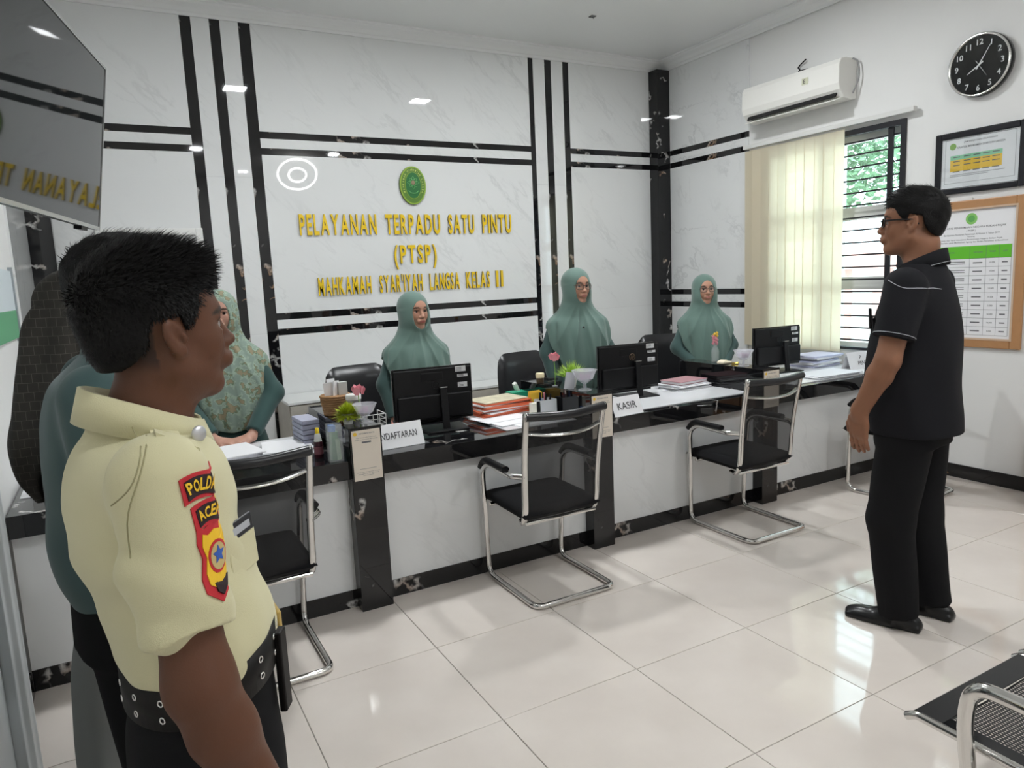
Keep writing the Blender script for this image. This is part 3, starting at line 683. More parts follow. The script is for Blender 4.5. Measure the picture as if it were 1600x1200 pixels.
# tent signs
def tent(x, y, rz, lines, label, w=.26, h=.105):
    t = thing('tent_sign', label, 'sign', (x, y, ZK), rz)
    MB().add([(-w / 2, -.045, 0), (w / 2, -.045, 0), (w / 2, 0, h), (-w / 2, 0, h), (-w / 2, .045, 0), (w / 2, .045, 0), (-w / 2, -.041, 0), (w / 2, -.041, 0)], [(0, 1, 2, 3), (4, 5, 2, 3)]).build('card', WPAPER, t)
    sl = Vector((0, .045, h)).normalized(); n = Vector((0, -sl.z, sl.y))
    for s, f, hh, ww in lines:
        mb = MB(); put_text(mb, s, Vector((0, -.045, 0)) + sl * (h * f) + n * .0012, (1, 0, 0), sl, height=hh, width=ww, center=True, bold=.006); mb.build('print', INK, t)
    MB().box(-w / 2 - .01, w / 2 + .02, -.055, .055, 0, .003).build('acrylic_base', CLEARP, t)
    return t
tent(.115, .685, .04, [('PENDAFTARAN', .55, .034, .225)], 'white tent sign reading PENDAFTARAN beside the near placard', .29, .115)
tent(1.475, .575, .08, [('KASIR', .55, .042, .145)], 'white tent sign reading KASIR before the second monitor', .22, .105)
tent(3.90, .80, -.1, [('P', .72, .026, .02), ('PEN', .38, .028, .07)], 'white tent sign half hidden behind the man in black', .26, .13)

# monitors, seen from behind
def monitor(x, y, rz, label, logo=False):
    t = thing('computer_monitor', label, 'monitor', (x, y, ZK), rz, 'black computer monitors on the counter')
    w, h, z0 = .455, .30, .048
    # local -y faces the visitor (the back of the screen)
    MB().box(-w / 2, w / 2, .0, .018, z0, z0 + h).build('screen', BLKGL, t, bevel=.003)
    s = MB(); z1 = z0 + h
    s.prism([(-w / 2 + .006, z0 + .006), (w / 2 - .006, z0 + .006), (w / 2 - .006, z1 - .008), (-w / 2 + .006, z1 - .008)], 'xz', 0, -.012)
    s.prism([(-w / 2 + .02, z0 + .02), (w / 2 - .02, z0 + .02), (w / 2 - .02, z0 + .15), (-w / 2 + .02, z0 + .15)], 'xz', -.012, -.034)
    s.build('back_shell', BLKPL, t, bevel=.006)
    MB().prism([(-.07, z0 + .225), (.055, z0 + .225), (.055, z1 - .03), (-.07, z1 - .03)], 'xz', -.012, -.016).build('vent_panel', BLKPL, t, bevel=.002)
    MB().obox((.045, -.055, .115), (.038, .018, .235), (-.12, 0, 0)).build('stand_neck', BLKPL, t, bevel=.003)
    MB().obox((.045, -.046, .236), (.040, .024, .004), (-.12, 0, 0)).build('neck_cap', STEEL, t)
    MB().prism([(-.085, .09), (.175, .09), (.16, -.12), (-.07, -.12)], 'xy', 0, .011).build('stand_base', BLKPL, t, bevel=.003)
    st = mat('sticker_white', (.72, .72, .73, 1), .4)
    for (a, b, c, d) in ((.13, .19, .262, .292), (.14, .20, .232, .247), (.14, .195, .175, .202)):
        q = MB().box(a, b, -.0135, -.012, z0 + c, z0 + d).build('sticker', st, t)
        mb = MB()
        for k in range(3): mb.box(a + .006, a + .006 + (b - a) * .5, -.0139, -.0134, z0 + c + .004 + k * (d - c) * .28, z0 + c + .004 + k * (d - c) * .28 + .002)
        mb.build('sticker_print', INK, q)
    lg = mat('logo_bronze', (.22, .15, .10, 1), .3, .8) if logo else mat('logo_dark', (.03, .03, .032, 1), .25)
    mb = MB(); cx, cz = (.02, z0 + .215) if logo else (.01, z0 + .20)
    mb.tube([(cx + .021 * math.cos(2 * PI * i / 24), -.0175, cz + .021 * math.sin(2 * PI * i / 24)) for i in range(24)], .0018, 5, closed=True)
    for dx, up_ in ((-.006, 1), (.006, -1)):
        mb.tube([(cx + dx - .005, -.0175, cz - .012 - (.006 if up_ < 0 else 0)), (cx + dx + .004, -.0175, cz + .012 + (.006 if up_ > 0 else 0))], .0016, 5)
        mb.tube(smooth_path([(cx + dx - .001, -.0175, cz + .006), (cx + dx + .006, -.0175, cz + .006), (cx + dx + .004, -.0175, cz - .006), (cx + dx - .002, -.0175, cz - .006)], 3), .0014, 5)
    mb.build('logo', lg, t)
    return t
monitor(.44, .93, -.10, 'black monitor seen from behind next to the PENDAFTARAN sign')
monitor(1.86, 1.02, -.12, 'black monitor with bronze round logo next to the KASIR sign', True)
monitor(3.37, 1.12, -.10, 'black monitor on the right in front of the cream blind')
def keyboard(x, y, rz, label):
    t = thing('keyboard', label, 'keyboard', (x, y, ZK + .004), rz)
    MB().box(-.21, .21, -.065, .065, 0, .014).build('case', BLKPL, t, bevel=.004)
    mb = MB()
    for r in range(5):
        for c in range(14): mb.box(-.2 + c * .0287, -.2 + c * .0287 + .024, -.055 + r * .022, -.055 + r * .022 + .018, .014, .019)
    k = mb.build('keys', mat('key_dark', (.03, .03, .032, 1), .5), t); k['kind'] = 'stuff'
keyboard(.50, 1.18, .05, 'black keyboard behind the monitor at the PENDAFTARAN sign'); keyboard(1.95, 1.22, 0, 'black keyboard behind the monitor at the KASIR sign')
t = thing('highlighter', 'lime green highlighter pen lying before the bronze logo monitor', 'pen', (1.70, .86, ZK + .006), .3)
MB().tube([(-.06, 0, .006), (.04, 0, .006)], .008, 10).build('barrel', mat('lime_plastic', (.35, .7, .05, 1), .4), t); MB().tube([(.04, 0, .006), (.065, 0, .006)], .0065, 10).build('cap', BLKPL, t)

# paper piles
def papers(x, y, z, rz, w, d, n, label, seed, m=WPAPER, th=.004, name='paper_stack', cat='papers', jit=.02, step=None):
    t = thing(name, label, cat, (x, y, z), rz); g = np.random.default_rng(seed)
    for k in range(n):
        MB().obox((g.normal() * jit, g.normal() * jit, (k + .5) * th), (w * (1 - .04 * g.random()), d, th * .9), (0, 0, g.normal() * .08)).build('sheet_bundle', m[k % len(m)] if isinstance(m, list) else m, t)
    return t
PG = mat('paper_grey', (.70, .71, .75, 1), .6)
papers(-.60, 1.02, ZK + .004, .2, .21, .29, 5, 'loose white papers on the counter beside the woman with floral hijab', 1, [WPAPER, PG], .005)
papers(-.375, 1.00, ZK + .004, -.12, .21, .28, 3, 'smaller white paper sheaf next to the glue bottle', 2, [WPAPER, PG], .006)
papers(.88, .83, ZK + .004, .15, .30, .21, 3, 'white papers fanned out right of the first monitor', 3, [WPAPER], .003, jit=.03)
t = papers(.915, 1.09, ZK + .004, .06, .33, .24, 10, 'thick stack of orange document folders between the first two monitors', 4, [WPAPER, ORANGE, ORANGE, WPAPER, ORANGE], .0085, 'folder_stack', 'folders', .006)
MB().obox((0, 0, .089), (.31, .225, .004), (0, 0, .05)).build('patterned_cover', mat('batik_cover', (.60, .55, .40, 1), .5, var=.5, vscale=18), t)
papers(2.335, 1.02, ZK + .004, .12, .30, .21, 6, 'white papers and thin book beside the far divider', 5, [WPAPER, WPAPER, PG], .006, jit=.012)
t = thing('document_book', 'dusty pink cover book on the papers left of the far divider', 'book', (2.345, 1.03, ZK + .042), .12)
MB().box(-.13, .13, -.09, .09, .003, .018).build('pages', WPAPER, t); mbk = mat('dusty_pink', (.45, .25, .27, 1), .5)
MB().box(-.135, .135, -.095, .095, 0, .003).build('cover', mbk, t); MB().box(-.135, .135, -.095, .095, .018, .021).build('cover', mbk, t)
papers(3.815, 1.12, ZK + .004, .05, .33, .24, 7, 'pile of pale lilac paper files right of the third monitor', 6, [mat('lilac_paper', (.55, .56, .72, 1), .5), WPAPER, WPAPER], .014, 'paper_files', 'papers', .015)
papers(3.46, .78, ZK + .004, -.1, .45, .26, 4, 'scattered white sheets on the counter before the third monitor', 7, [WPAPER, PG], .004, jit=.04)

# ------------------------------------------------------------------ small things on the near divider
ZD = .895
t = thing('wicker_basket', 'brown wicker basket holding papers on the near divider', 'basket', (-.10, .93, ZD))
prof = [(.055, 0), (.060, .03), (.068, .07), (.074, .105)]
mb = MB()
for k in range(9):
    z = .006 + k * .0115; r = .056 + .018 * z / .105; n = 28
    mb.tube([((r + (.0035 if (i + k) % 2 else -.0025)) * math.cos(2 * PI * i / n), (r + (.0035 if (i + k) % 2 else -.0025)) * math.sin(2 * PI * i / n), z) for i in range(n)], .0066, 5, closed=True)
mb.build('weave', WICKER, t)
MB().lathe([(.05, .002), (.066, .1)], n=20).build('lining', WICKER, t)
mb = MB()
for k, (x, y, rx, h) in enumerate(((-.03, .0, .1, .13), (-.015, .01, -.05, .145), (.0, -.01, .05, .135), (-.04, .02, .2, .12))): mb.obox((x, y, .07 + h / 2 - .03), (.05, .003, h), (rx, .1 * (k - 1), .4 * k))
mb.build('paper_slip', WPAPER, t)
mb = MB(); mb.box(.015, .06, -.018, .012, .03, .165); mb.build('carton', mat('grey_carton', (.55, .56, .55, 1), .5), t)
def crystal_bowl(x, y, label, s=1.0, z=ZD):
    t = thing('crystal_bowl', label, 'bowl', (x, y, z)); n = 12
    mb = MB(); pr = [(.034, 0), (.030, .004), (.008, .010), (.007, .028), (.020, .036), (.040, .052), (.052, .078), (.060, .092)]
    mb.lathe([(r * s, h * s) for r, h in pr] + [(r * s - .003, h * s + .001) for r, h in reversed(pr[4:])], n=n, sm=False, cap=False)
    mb.build('bowl', CRYSTAL, t)
    mb = MB(); g = np.random.default_rng(int(x * 100) % 97 + 3)
    for k in range(12):
        a = g.random() * 6.3; r = .026 * s * g.random() ** .5; mb.lathe([(.0001, -.008), (.008, -.004), (.008, .004), (.0001, .008)], (r * math.cos(a), r * math.sin(a), (.052 + .018 * g.random()) * s), 6)
    sw = mb.build('sweets', mat('candy_mix', (.55, .35, .50, 1), .3, var=.6, vscale=60), t); sw['kind'] = 'stuff'
    return t
crystal_bowl(-.050, .605, 'crystal sweet bowl on the near divider before the wicker basket')
def grass_pot(x, y, z, label, n, L, spread, m, pot=None):
    t = thing('artificial_plant', label, 'plant', (x, y, z)); g = np.random.default_rng(n)
    mb = MB()
    for k in range(n):
        a = g.random() * 2 * PI; e = spread * (g.random() ** .6); d = Vector((math.cos(a) * math.sin(e), math.sin(a) * math.sin(e), math.cos(e))); l = L * (.7 + .4 * g.random())
        b = Vector((d.y, -d.x, 0)); b = b.normalized() if b.length > .01 else Vector((1, 0, 0)); p = Vector((g.normal() * .008, g.normal() * .008, .045))
        mb.add([p - b * .0022, p + d * l * .6 - b * .003, p + d * l, p + d * l * .6 + b * .003, p + b * .0022], [(0, 1, 2, 3, 4)])
    f = mb.build('leaves', m, t); f['kind'] = 'stuff'
    MB().lathe([(.022, 0), (.030, .045), (.028, .05), (.0001, .046)], n=16).build('pot', pot or WPL, t)
    return t
grass_pot(-.125, .640, ZD, 'round lime artificial plant behind the crystal bowl on the near divider', 900, .062, 2.1, LEAFY)
def rose(x, y, z, label, stem=True, s=1.0, h=.15):
    t = thing('artificial_rose', label, 'flower', (x, y, z)); mb = MB()
    for k in range(9):
        a = k * 2.4; r = (.004 + .0022 * k) * s; c = Vector((r * math.cos(a), r * math.sin(a), h + (.018 - .0015 * k) * s)); d = Vector((math.cos(a), math.sin(a), 0)); b = Vector((-d.y, d.x, 0)); q = .016 * s
        mb.add([c - b * q * .5 - Vector((0, 0, q)), c + b * q * .5 - Vector((0, 0, q)), c + b * q + d * q * .3 + Vector((0, 0, q * .4)), c + d * q * .5 + Vector((0, 0, q)), c - b * q + d * q * .3 + Vector((0, 0, q * .4))], [(0, 1, 2, 3, 4)])
    mb.build('petals', PINK, t)
    if stem: MB().tube(smooth_path([(0, 0, 0), (.004, 0, h * .5), (0, 0, h)]), .0025, 6).build('stem', mat('stem_green', (.22, .42, .08, 1), .5), t)
    MB().lathe([(.016, 0), (.018, .004), (.004, .008)], n=12).build('base', CRYSTAL, t)
rose(-.050, .70, ZD, 'pink artificial rose above the lime plant on the near divider', True, 1.25, .135)
t = thing('storage_can', 'clear lidded storage can on the near divider right of the rose', 'can', (-.048, .79, ZD))
MB().lathe([(.036, 0), (.037, .09), (.034, .092)], n=20).build('jar', CRYSTAL, t); MB().lathe([(.038, .09), (.039, .112), (.034, .116), (.0001, .116)], n=20).build('lid', WPL, t); MB().lathe([(.0335, .004), (.0335, .075), (.0001, .075)], n=16).build('contents', mat('dark_contents', (.06, .05, .06, 1), .5), t)
t = thing('wire_tray', 'white wire tray beside the near divider behind the PENDAFTARAN sign', 'tray', (.10, 1.02, ZK)); mb = MB()
for k in range(5): mb.tube([(-.07 + .035 * k, -.06, .02), (-.07 + .035 * k, -.06, .12)], .0025, 5); mb.tube([(-.07, -.06, .02 + .025 * k), (.07, -.06, .02 + .025 * k)], .0025, 5); mb.tube([(.07, -.06, .02 + .025 * k), (.07, .08, .02 + .025 * k)], .0025, 5)
for xx in (-.07, .07): mb.tube([(xx, -.06, 0), (xx, -.06, .02)], .003, 5); mb.tube([(xx, .08, 0), (xx, .08, .12)], .003, 5)
mb.tube([(-.07, .08, .02), (.07, .08, .02)], .0025, 5); mb.tube([(-.07, -.06, .02), (-.07, .08, .02)], .0025, 5)
mb.build('wires', WPL, t)
t = thing('artificial_lily', 'salmon pink fabric flower between the near divider and first monitor', 'flower', (.165, .80, ZK)); mb = MB()
for k in range(7):
    a = k * .9; d = Vector((math.cos(a), math.sin(a), 0)); b = Vector((-d.y, d.x, 0)); p = Vector((0, 0, .03)); q = p + d * .035 + Vector((0, 0, .05 + .012 * (k % 3)))
    mb.add([p - b * .005, (p + q) / 2 - b * .014, q, (p + q) / 2 + b * .014, p + b * .005], [(0, 1, 2, 3, 4)])
mb.build('petals', mat('salmon_petal', (.60, .25, .20, 1), .6), t); MB().lathe([(.02, 0), (.012, .03), (.0001, .034)], n=10).build('base', mat('salmon_base', (.5, .2, .17, 1), .6), t)
t = thing('glue_bottle', 'dark glue bottle with white nozzle and yellow cap by the near divider', 'bottle', (-.262, .70, ZK))
MB().lathe([(.021, 0), (.022, .004), (.022, .072), (.019, .080)], n=18).build('bottle', mat('glue_dark', (.05, .012, .02, 1), .2), t)
MB().lathe([(.0225, .018), (.0225, .055)], n=18).build('label', mat('glue_label', (.25, .09, .11, 1), .4), t)
MB().lathe([(.019, .080), (.013, .112), (.011, .118)], n=18).build('nozzle', WPL, t); MB().lathe([(.0105, .116), (.0085, .144), (.0001, .147)], n=14).build('cap', mat('cap_yellow', (.85, .62, .01, 1), .4), t)
t = thing('plastic_box', 'clear plastic box with green packets leaning by the near placard', 'box', (-.212, .585, ZK), -.1)
b = MB()
for (x0, x1, y0, y1) in ((-.033, .033, -.03, -.028), (-.033, .033, .028, .03), (-.033, -.031, -.028, .028), (.031, .033, -.028, .028)): b.box(x0, x1, y0, y1, 0, .175)
b.box(-.033, .033, -.03, .03, 0, .003); b.build('box', CLEARP, t)
MB().obox((-.004, 0, .072), (.03, .03, .135), (0, .05, .2)).build('green_packet', mat('packet_green', (.07, .22, .10, 1), .4, var=.5, vscale=30), t); MB().obox((.012, .004, .055), (.02, .034, .10), (0, -.05, .1)).build('pale_packet', mat('packet_pale', (.35, .50, .33, 1), .4, var=.4, vscale=40), t); MB().obox((-.01, .0, .155), (.028, .026, .03), (0, .1, .2)).build('blue_cap', BLUEP, t)
t = thing('file_drawers', 'lilac grey striped letter tray behind the glue bottle', 'tray', (-.235, 1.08, ZK + .004), .05)
for k in range(5): MB().box(-.04, .05, -.10, .10, .004 + k * .026, .026 + k * .026).build('tray', mat('tray_lilac', (.42, .43, .55, 1), .4), t, bevel=.003)
# cashier side things
t = thing('pen_holder', 'pale grey square pen holder with dark pens beside the middle divider', 'pen holder', (1.115, .86, ZK))
b = MB()
for (x0, x1, y0, y1) in ((-.055, .055, -.04, -.036), (-.055, .055, .036, .04), (-.055, -.051, -.036, .036), (.051, .055, -.036, .036)): b.box(x0, x1, y0, y1, 0, .095)
b.box(-.055, .055, -.04, .04, 0, .003); b.build('holder', mat('holder_grey', (.62, .64, .66, 1), .4), t)
for k, (x, y, a, h, m) in enumerate(((-.04, 0, .12, .135, BLKPL), (-.025, .01, -.05, .13, BLUEP), (-.005, -.01, .1, .125, BLKPL), (.01, .015, -.12, .13, PINK), (.03, 0, .15, .12, BLKPL))): MB().obox((x, y, h / 2 + .003), (.008, .008, h), (0, a, 0)).build('pen', m, t)
t = thing('marker_pack', 'white card pack with dark markers left of the grey pen holder', 'box', (1.03, .84, ZK))
MB().box(-.025, .025, -.02, .02, 0, .085).build('pack', mat('cream_pack', (.78, .76, .66, 1), .5), t); MB().box(.002, .024, -.0215, -.02, .012, .095).build('marker', BLKPL, t); MB().box(-.002, .02, -.0225, -.0215, .010, .03).build('blue_band', BLUEP, t)
t = thing('yellow_envelope', 'yellow card envelopes standing behind the grey pen holder', 'envelope', (1.125, .985, ZK + .004), .05)
for k in range(3): MB().obox((0, .012 * k, .058 + .004 * k), (.085, .005, .115), (.12, 0, .03 * k)).build('envelope', YELP, t)
t = thing('green_tray_box', 'small green topped desk box with white roll behind the folders', 'box', (1.125, 1.215, ZK + .004), 0)
MB().box(-.055, .055, -.04, .04, 0, .055).build('lower_box', mat('grey_box', (.45, .45, .44, 1), .5), t); MB().box(-.058, .058, -.043, .043, .055, .095).build('green_rim', GREENP, t); MB().obox((0, .01, .12), (.028, .028, .07), (.2, -.5, 0)).build('paper_roll', WPL, t, bevel=.008); MB().box(.02, .07, -.06, -.044, .02, .05).build('blue_pad', BLUEP, t)
t = thing('ink_jar', 'cream lidded small jar on the middle divider', 'jar', (1.23, 1.10, ZD))
MB().lathe([(.022, 0), (.024, .004), (.024, .03)], n=16).build('jar', mat('jar_brown', (.12, .08, .05, 1), .3), t); MB().lathe([(.027, .03), (.028, .056), (.024, .06), (.0001, .06)], n=16).build('lid', mat('jar_cream', (.78, .68, .45, 1), .4), t)
t = thing('stapler', 'black stapler on the middle divider beside the cream lidded jar', 'stapler', (1.245, .99, ZD), .5)
MB().box(-.07, .07, -.016, .016, 0, .012).build('base', BLKPL, t, bevel=.003); MB().obox((0, 0, .032), (.14, .026, .016), (0, .12, 0)).build('arm', BLKPL, t, bevel=.004)
crystal_bowl(1.262, .66, 'crystal sweet bowl with white paper on the middle divider', 1.25)
t = thing('paper_cone', 'white folded paper tucked beside the middle crystal bowl', 'paper', (1.212, .735, ZD)); MB().obox((0, 0, .05), (.06, .003, .10), (.1, .15, -.3)).build('sheet', PG, t)
grass_pot(1.268, .80, ZD, 'spiky lime grass plant on the middle divider', 300, .115, 1.35, mat('grass_lime', (.42, .62, .10, 1), .5))
rose(1.212, .90, ZD, 'pink artificial rose on a long stem on the middle divider', True, 1.25, .165)
# far divider
crystal_bowl(2.605, .735, 'crystal sweet bowl on the far divider before the third monitor', 1.15)
t = thing('folded_napkin', 'cream folded napkin lying on the far divider', 'napkin', (2.60, .90, ZD), .2); MB().obox((0, 0, .009), (.11, .06, .018), (0, .06, 0)).build('fold', mat('napkin_cream', (.80, .72, .55, 1), .7), t, bevel=.008); MB().obox((-.02, .005, .021), (.06, .05, .008), (0, -.1, .2)).build('fold', MATS['napkin_cream'], t, bevel=.004)
t = thing('gold_sweets', 'gold wrapped sweets beside the far crystal bowl', 'sweets', (2.62, .83, ZD)); mb = MB()
for k in range(5): mb.obox((-.02 + .012 * k, .008 * ((k * 7) % 3 - 1), .006), (.018, .012, .011), (.2 * k, .1, .7 * k))
mb.build('sweet', mat('gold_foil', (.55, .40, .10, 1), .3, .8), t)
t = thing('flower_bottle', 'clear bottle with pink and yellow flowers on the far divider', 'vase', (2.64, 1.03, ZD))
MB().lathe([(.024, 0), (.026, .004), (.026, .08), (.012, .11), (.012, .14)], n=16).build('bottle', CLEARP, t)
mb = MB()
for k in range(14):
    a = k * 2.4; mb.lathe([(.0001, -.012), (.012, 0), (.0001, .012)], (.014 * math.cos(a), .014 * math.sin(a), .125 + .006 * k), 7, mi=0 if k < 10 else 1)
mb.build('flowers', [PINK, YELP], t)
# things at the left end of the counter
t = thing('lipstick_box', 'small white box with copper bottle at the left end of the counter', 'box', (-1.40, .85, ZK)); MB().box(-.03, .03, -.03, .03, 0, .07).build('box', WPL, t, bevel=.003); MB().lathe([(.015, .07), (.016, .09), (.008, .10), (.008, .115), (.0001, .117)], n=12).build('bottle', mat('copper', (.50, .22, .16, 1), .3, .6), t)
papers(-1.25, .78, ZK, .1, .26, .2, 3, 'white papers at the left end of the counter below the patterned shawl', 11, [WPAPER], .004)

# ------------------------------------------------------------------ low cabinets behind the counter
def low_cabinet(x0, x1, y0, y1, h, label, doors):
    t = thing('low_cabinet', label, 'cabinet', (x0, y0, 0)); w, d = x1 - x0, y1 - y0
    MB().box(0, w, .02, d, 0, h - .02).build('body', WOODG, t); MB().box(-.01, w + .01, 0, d, h - .02, h).build('top', mat('cab_top', (.74, .75, .74, 1), .3), t, bevel=.002)
    for k in range(doors):
        o = MB().box(w / doors * k + .006, w / doors * (k + 1) - .006, 0, .02, .06, h - .03).build('door', WOODG, t, bevel=.002)
        MB().box(w / doors * (k + .5) - .04, w / doors * (k + .5) + .04, -.012, 0, h - .10, h - .09).build('handle', BLKMT, o)
low_cabinet(.02, .95, 2.72, 3.20, .70, 'pale grey woodgrain cabinet on the back wall left of the office chairs', 3)
low_cabinet(1.05, 3.0, 2.85, 3.20, .62, 'long grey woodgrain cabinet on the back wall behind the middle office chair', 4)

# ------------------------------------------------------------------ office chairs behind the counter
def office_chair(x, y, rz, label, h=.98):
    t = thing('office_chair', label, 'chair', (x, y, 0), rz, 'black leather office chairs behind the counter')
    # local -y is the front (towards the counter)
    mb = MB(); nx, nz = 12, 10; f = []; v = []
    for side in (0, 1):
        for i in range(nx + 1):
            for j in range(nz + 1):
                u, w = i / nx * 2 - 1, j / nz * 2 - 1
                k = 1 - (abs(u) ** 5 + abs(w) ** 5) * .0; a = .26 * (1 - .10 * max(w, 0) ** 2); xx = a * math.copysign(abs(u) ** .85, u)
                rc = max(0, abs(u) - .6) / .4; zz = (h - .27) + .27 * w * (1 - .22 * rc ** 2 if w > 0 else 1 - .08 * rc ** 2)
                th = .055 * (1 - u ** 6) ** .5 * (1 - w ** 6) ** .5 if abs(u) < 1 and abs(w) < 1 else 0
                yy = .20 + .06 * (w + 1) / 2 - .05 * u * u * .8 + (-th if side == 0 else th * .45); v.append((xx, yy, zz))
    n1 = (nx + 1) * (nz + 1)
    for side in (0, 1):
        for i in range(nx):
            for j in range(nz):
                a = side * n1 + i * (nz + 1) + j; f.append((a, a + 1, a + nz + 2, a + nz + 1))
    mb.add(v, f, 0, True); mb.build('backrest', LEATHER, t)
    MB().lathe([(.0001, .42), (.22, .42), (.26, .44), (.26, .49), (.22, .52), (.0001, .525)], n=24).build('seat', LEATHER, t)
    MB().tube([(0, .19, .46), (0, .27, .5), (0, .25, .62)], .02, 8).build('back_bracket', BLKPL, t)
    MB().lathe([(.03, .10), (.03, .42)], n=12).build('gas_column', BLKPL, t)
    for k in range(5):
        a = k * 2 * PI / 5; l = MB().tube([(0, 0, .11), (.28 * math.cos(a), .28 * math.sin(a), .07)], [.025, .016], 8).build('leg', BLKPL, t)
        MB().lathe([(.028, -.012), (.03, 0), (.028, .012)], (.28 * math.cos(a), .28 * math.sin(a), .031), 12, axis='X').build('caster', BLKPL, l)
    for s in (-1, 1): MB().tube(fillet([(s * .24, .10, .46), (s * .29, .08, .50), (s * .29, .05, .66), (s * .29, -.16, .67)], .04), .014, 8).build('armrest', BLKPL, t)
    return t
office_chair(.46, 2.10, .15, 'black leather office chair behind the younger woman at the first monitor')
office_chair(1.83, 2.12, .1, 'black leather office chair behind the woman at the KASIR sign', .95)
office_chair(3.27, 2.22, -.45, 'black leather office chair behind the woman on the right by the column', .97)

# ------------------------------------------------------------------ cantilever visitor chairs
def visitor_chair(x, y, rz, label):
    """origin at the floor under the rear bar centre, +y to the counter"""
    t = thing('visitor_chair', label, 'chair', (x, y, 0), rz, 'chrome cantilever mesh chairs before the counter')
    W = .223; r = .0145
    mb = MB()
    for s in (-1, 1):
        mb.tube(fillet([(0, 0, r), (s * W, 0, r), (s * W, .49, r), (s * (W + .02), .47, .585), (s * (W + .025), .40, .632), (s * (W + .03), .15, .625), (s * (W - .02), .09, .622)], [.05, .07, .09, .05, .02, .02], 6), r, 10)
    mb.tube([(-W, .44, .405), (W, .44, .405)], .011, 8); mb.tube([(-W + .02, .12, .385), (W - .02, .12, .385)], .011, 8)
    mb.build('base_frame', CHROME, t)
    for s in (-1, 1):
        MB().tube(fillet([(s * (W + .022), .475, .60), (s * (W + .025), .43, .648), (s * (W + .028), .20, .645)], .04, 5), .021, 10, flat=.75).build('armrest_pad', BLKPL, t)
        pts = smooth_path([(s * .175, .20, .378), (s * .20, .135, .385), (s * .205, .105, .45), (s * .207, .095, .58), (s * .212, .075, .74), (s * .217, .04, .925)], 6)
        mb2 = MB(); mb2.tube(pts, .0165, 8, flat=.62); mb2.build('back_rail', CHROME, t)
    # seat
    mb = MB(); nx, ny = 14, 12; v = []; f = []
    for side in (0, 1):
        for i in range(nx + 1):
            for j in range(ny + 1):
                u, w = i / nx * 2 - 1, j / ny * 2 - 1
                xx = .222 * math.copysign(1 - (1 - abs(u)) ** 1.3, u); yy = .315 + .225 * math.copysign(1 - (1 - abs(w)) ** 1.3, w)
                e = max(0, (1 - u ** 8) * (1 - w ** 8)) ** .5
                zt = .425 + .015 * (w + 1) / 2 - .03 * max(0, w - .6) / .4 * .5
                v.append((xx, yy, zt + (.032 if side == 0 else -.028) * e))
    n1 = (nx + 1) * (ny + 1)
    for side in (0, 1):
        for i in range(nx):
            for j in range(ny):
                a = side * n1 + i * (ny + 1) + j; f.append((a, a + 1, a + ny + 2, a + ny + 1))
    mb.add(v, f, 0, True); mb.build('seat', BLKFAB, t)
    # mesh back
    prof = [(.135, .385), (.108, .45), (.098, .58), (.078, .74), (.045, .90)]; pp = smooth_path([(0, a, b) for a, b in prof], 4)
    v = []; n = 8
    for p in pp:
        for i in range(n + 1):
            u = i / n * 2 - 1; v.append((u * .200, p.y - .028 * (1 - u * u) * .9, p.z))
    f = [(i * (n + 1) + j, i * (n + 1) + j + 1, (i + 1) * (n + 1) + j + 1, (i + 1) * (n + 1) + j) for i in range(len(pp) - 1) for j in range(n)]
    MB().add(v, f, 0, True).build('back_mesh', MESH, t)
    MB().tube(smooth_path([(-.215, .072, .835), (-.11, .030, .822), (.0, .015, .818), (.11, .030, .822), (.215, .072, .835)], 5), .016, 8, flat=.5).build('cross_bar', CHROME, t)
    MB().tube(smooth_path([(-.222, .040, .918), (0, .012, .908), (.222, .040, .918)], 6), .021, 12).build('head_roll', LEATHER, t)
    mb = MB()
    for s in (-1, 1): mb.lathe([(.0001, s * .226), (.020, s * .225), (.022, s * .215)], (0, .04, .918), 12, axis='X')
    mb.build('roll_cap', CHROME, t)
    return t
visitor_chair(-.655, .055, 0, 'chrome mesh visitor chair half hidden behind the guard')
visitor_chair(.755, .045, 0, 'chrome mesh visitor chair in front of the middle pillar, fully in view')
visitor_chair(2.167, .05, 0, 'chrome mesh visitor chair in front of the far pillar')
visitor_chair(3.50, -.08, .12, 'chrome mesh visitor chair mostly hidden behind the man in black')

# ------------------------------------------------------------------ waiting bench in the right foreground
t = thing('waiting_bench', 'perforated steel waiting bench with chrome armrest at lower right', 'bench', (0.60, -1.70, 0), 0)
# local x along the bench (to the right), y back (towards the camera is -y)
def perf_mat():
    m, N, L, b = nm('perforated_steel')
    b.inputs['Base Color'].default_value = (.012, .012, .013, 1); b.inputs['Roughness'].default_value = .3; b.inputs['Metallic'].default_value = .3
    return m
PERF = perf_mat()
t.location = (.575, -1.70, 0)
def perf_panel(x0, x1, y0, y1, z, pitch, hole, th):
    mb = MB(); nx = int((x1 - x0) / pitch); ny = int((y1 - y0) / pitch)
    gx = []; gy = []
    for i in range(nx): gx += [x0 + i * pitch + (pitch - hole) / 2, x0 + i * pitch + (pitch + hole) / 2]
    for j in range(ny): gy += [y0 + j * pitch + (pitch - hole) / 2, y0 + j * pitch + (pitch + hole) / 2]
    gx = [x0] + gx + [x1]; gy = [y0] + gy + [y1]; m = len(gy)
    v = [(a, b, z - .012 * math.sin(PI * (a - x0) / (x1 - x0)) * .6) for a in gx for b in gy]; f = []
    for i in range(len(gx) - 1):
        for j in range(m - 1):
            if i % 2 == 1 and j % 2 == 1: continue
            f.append((i * m + j, (i + 1) * m + j, (i + 1) * m + j + 1, i * m + j + 1))
    return mb.add(v, f)
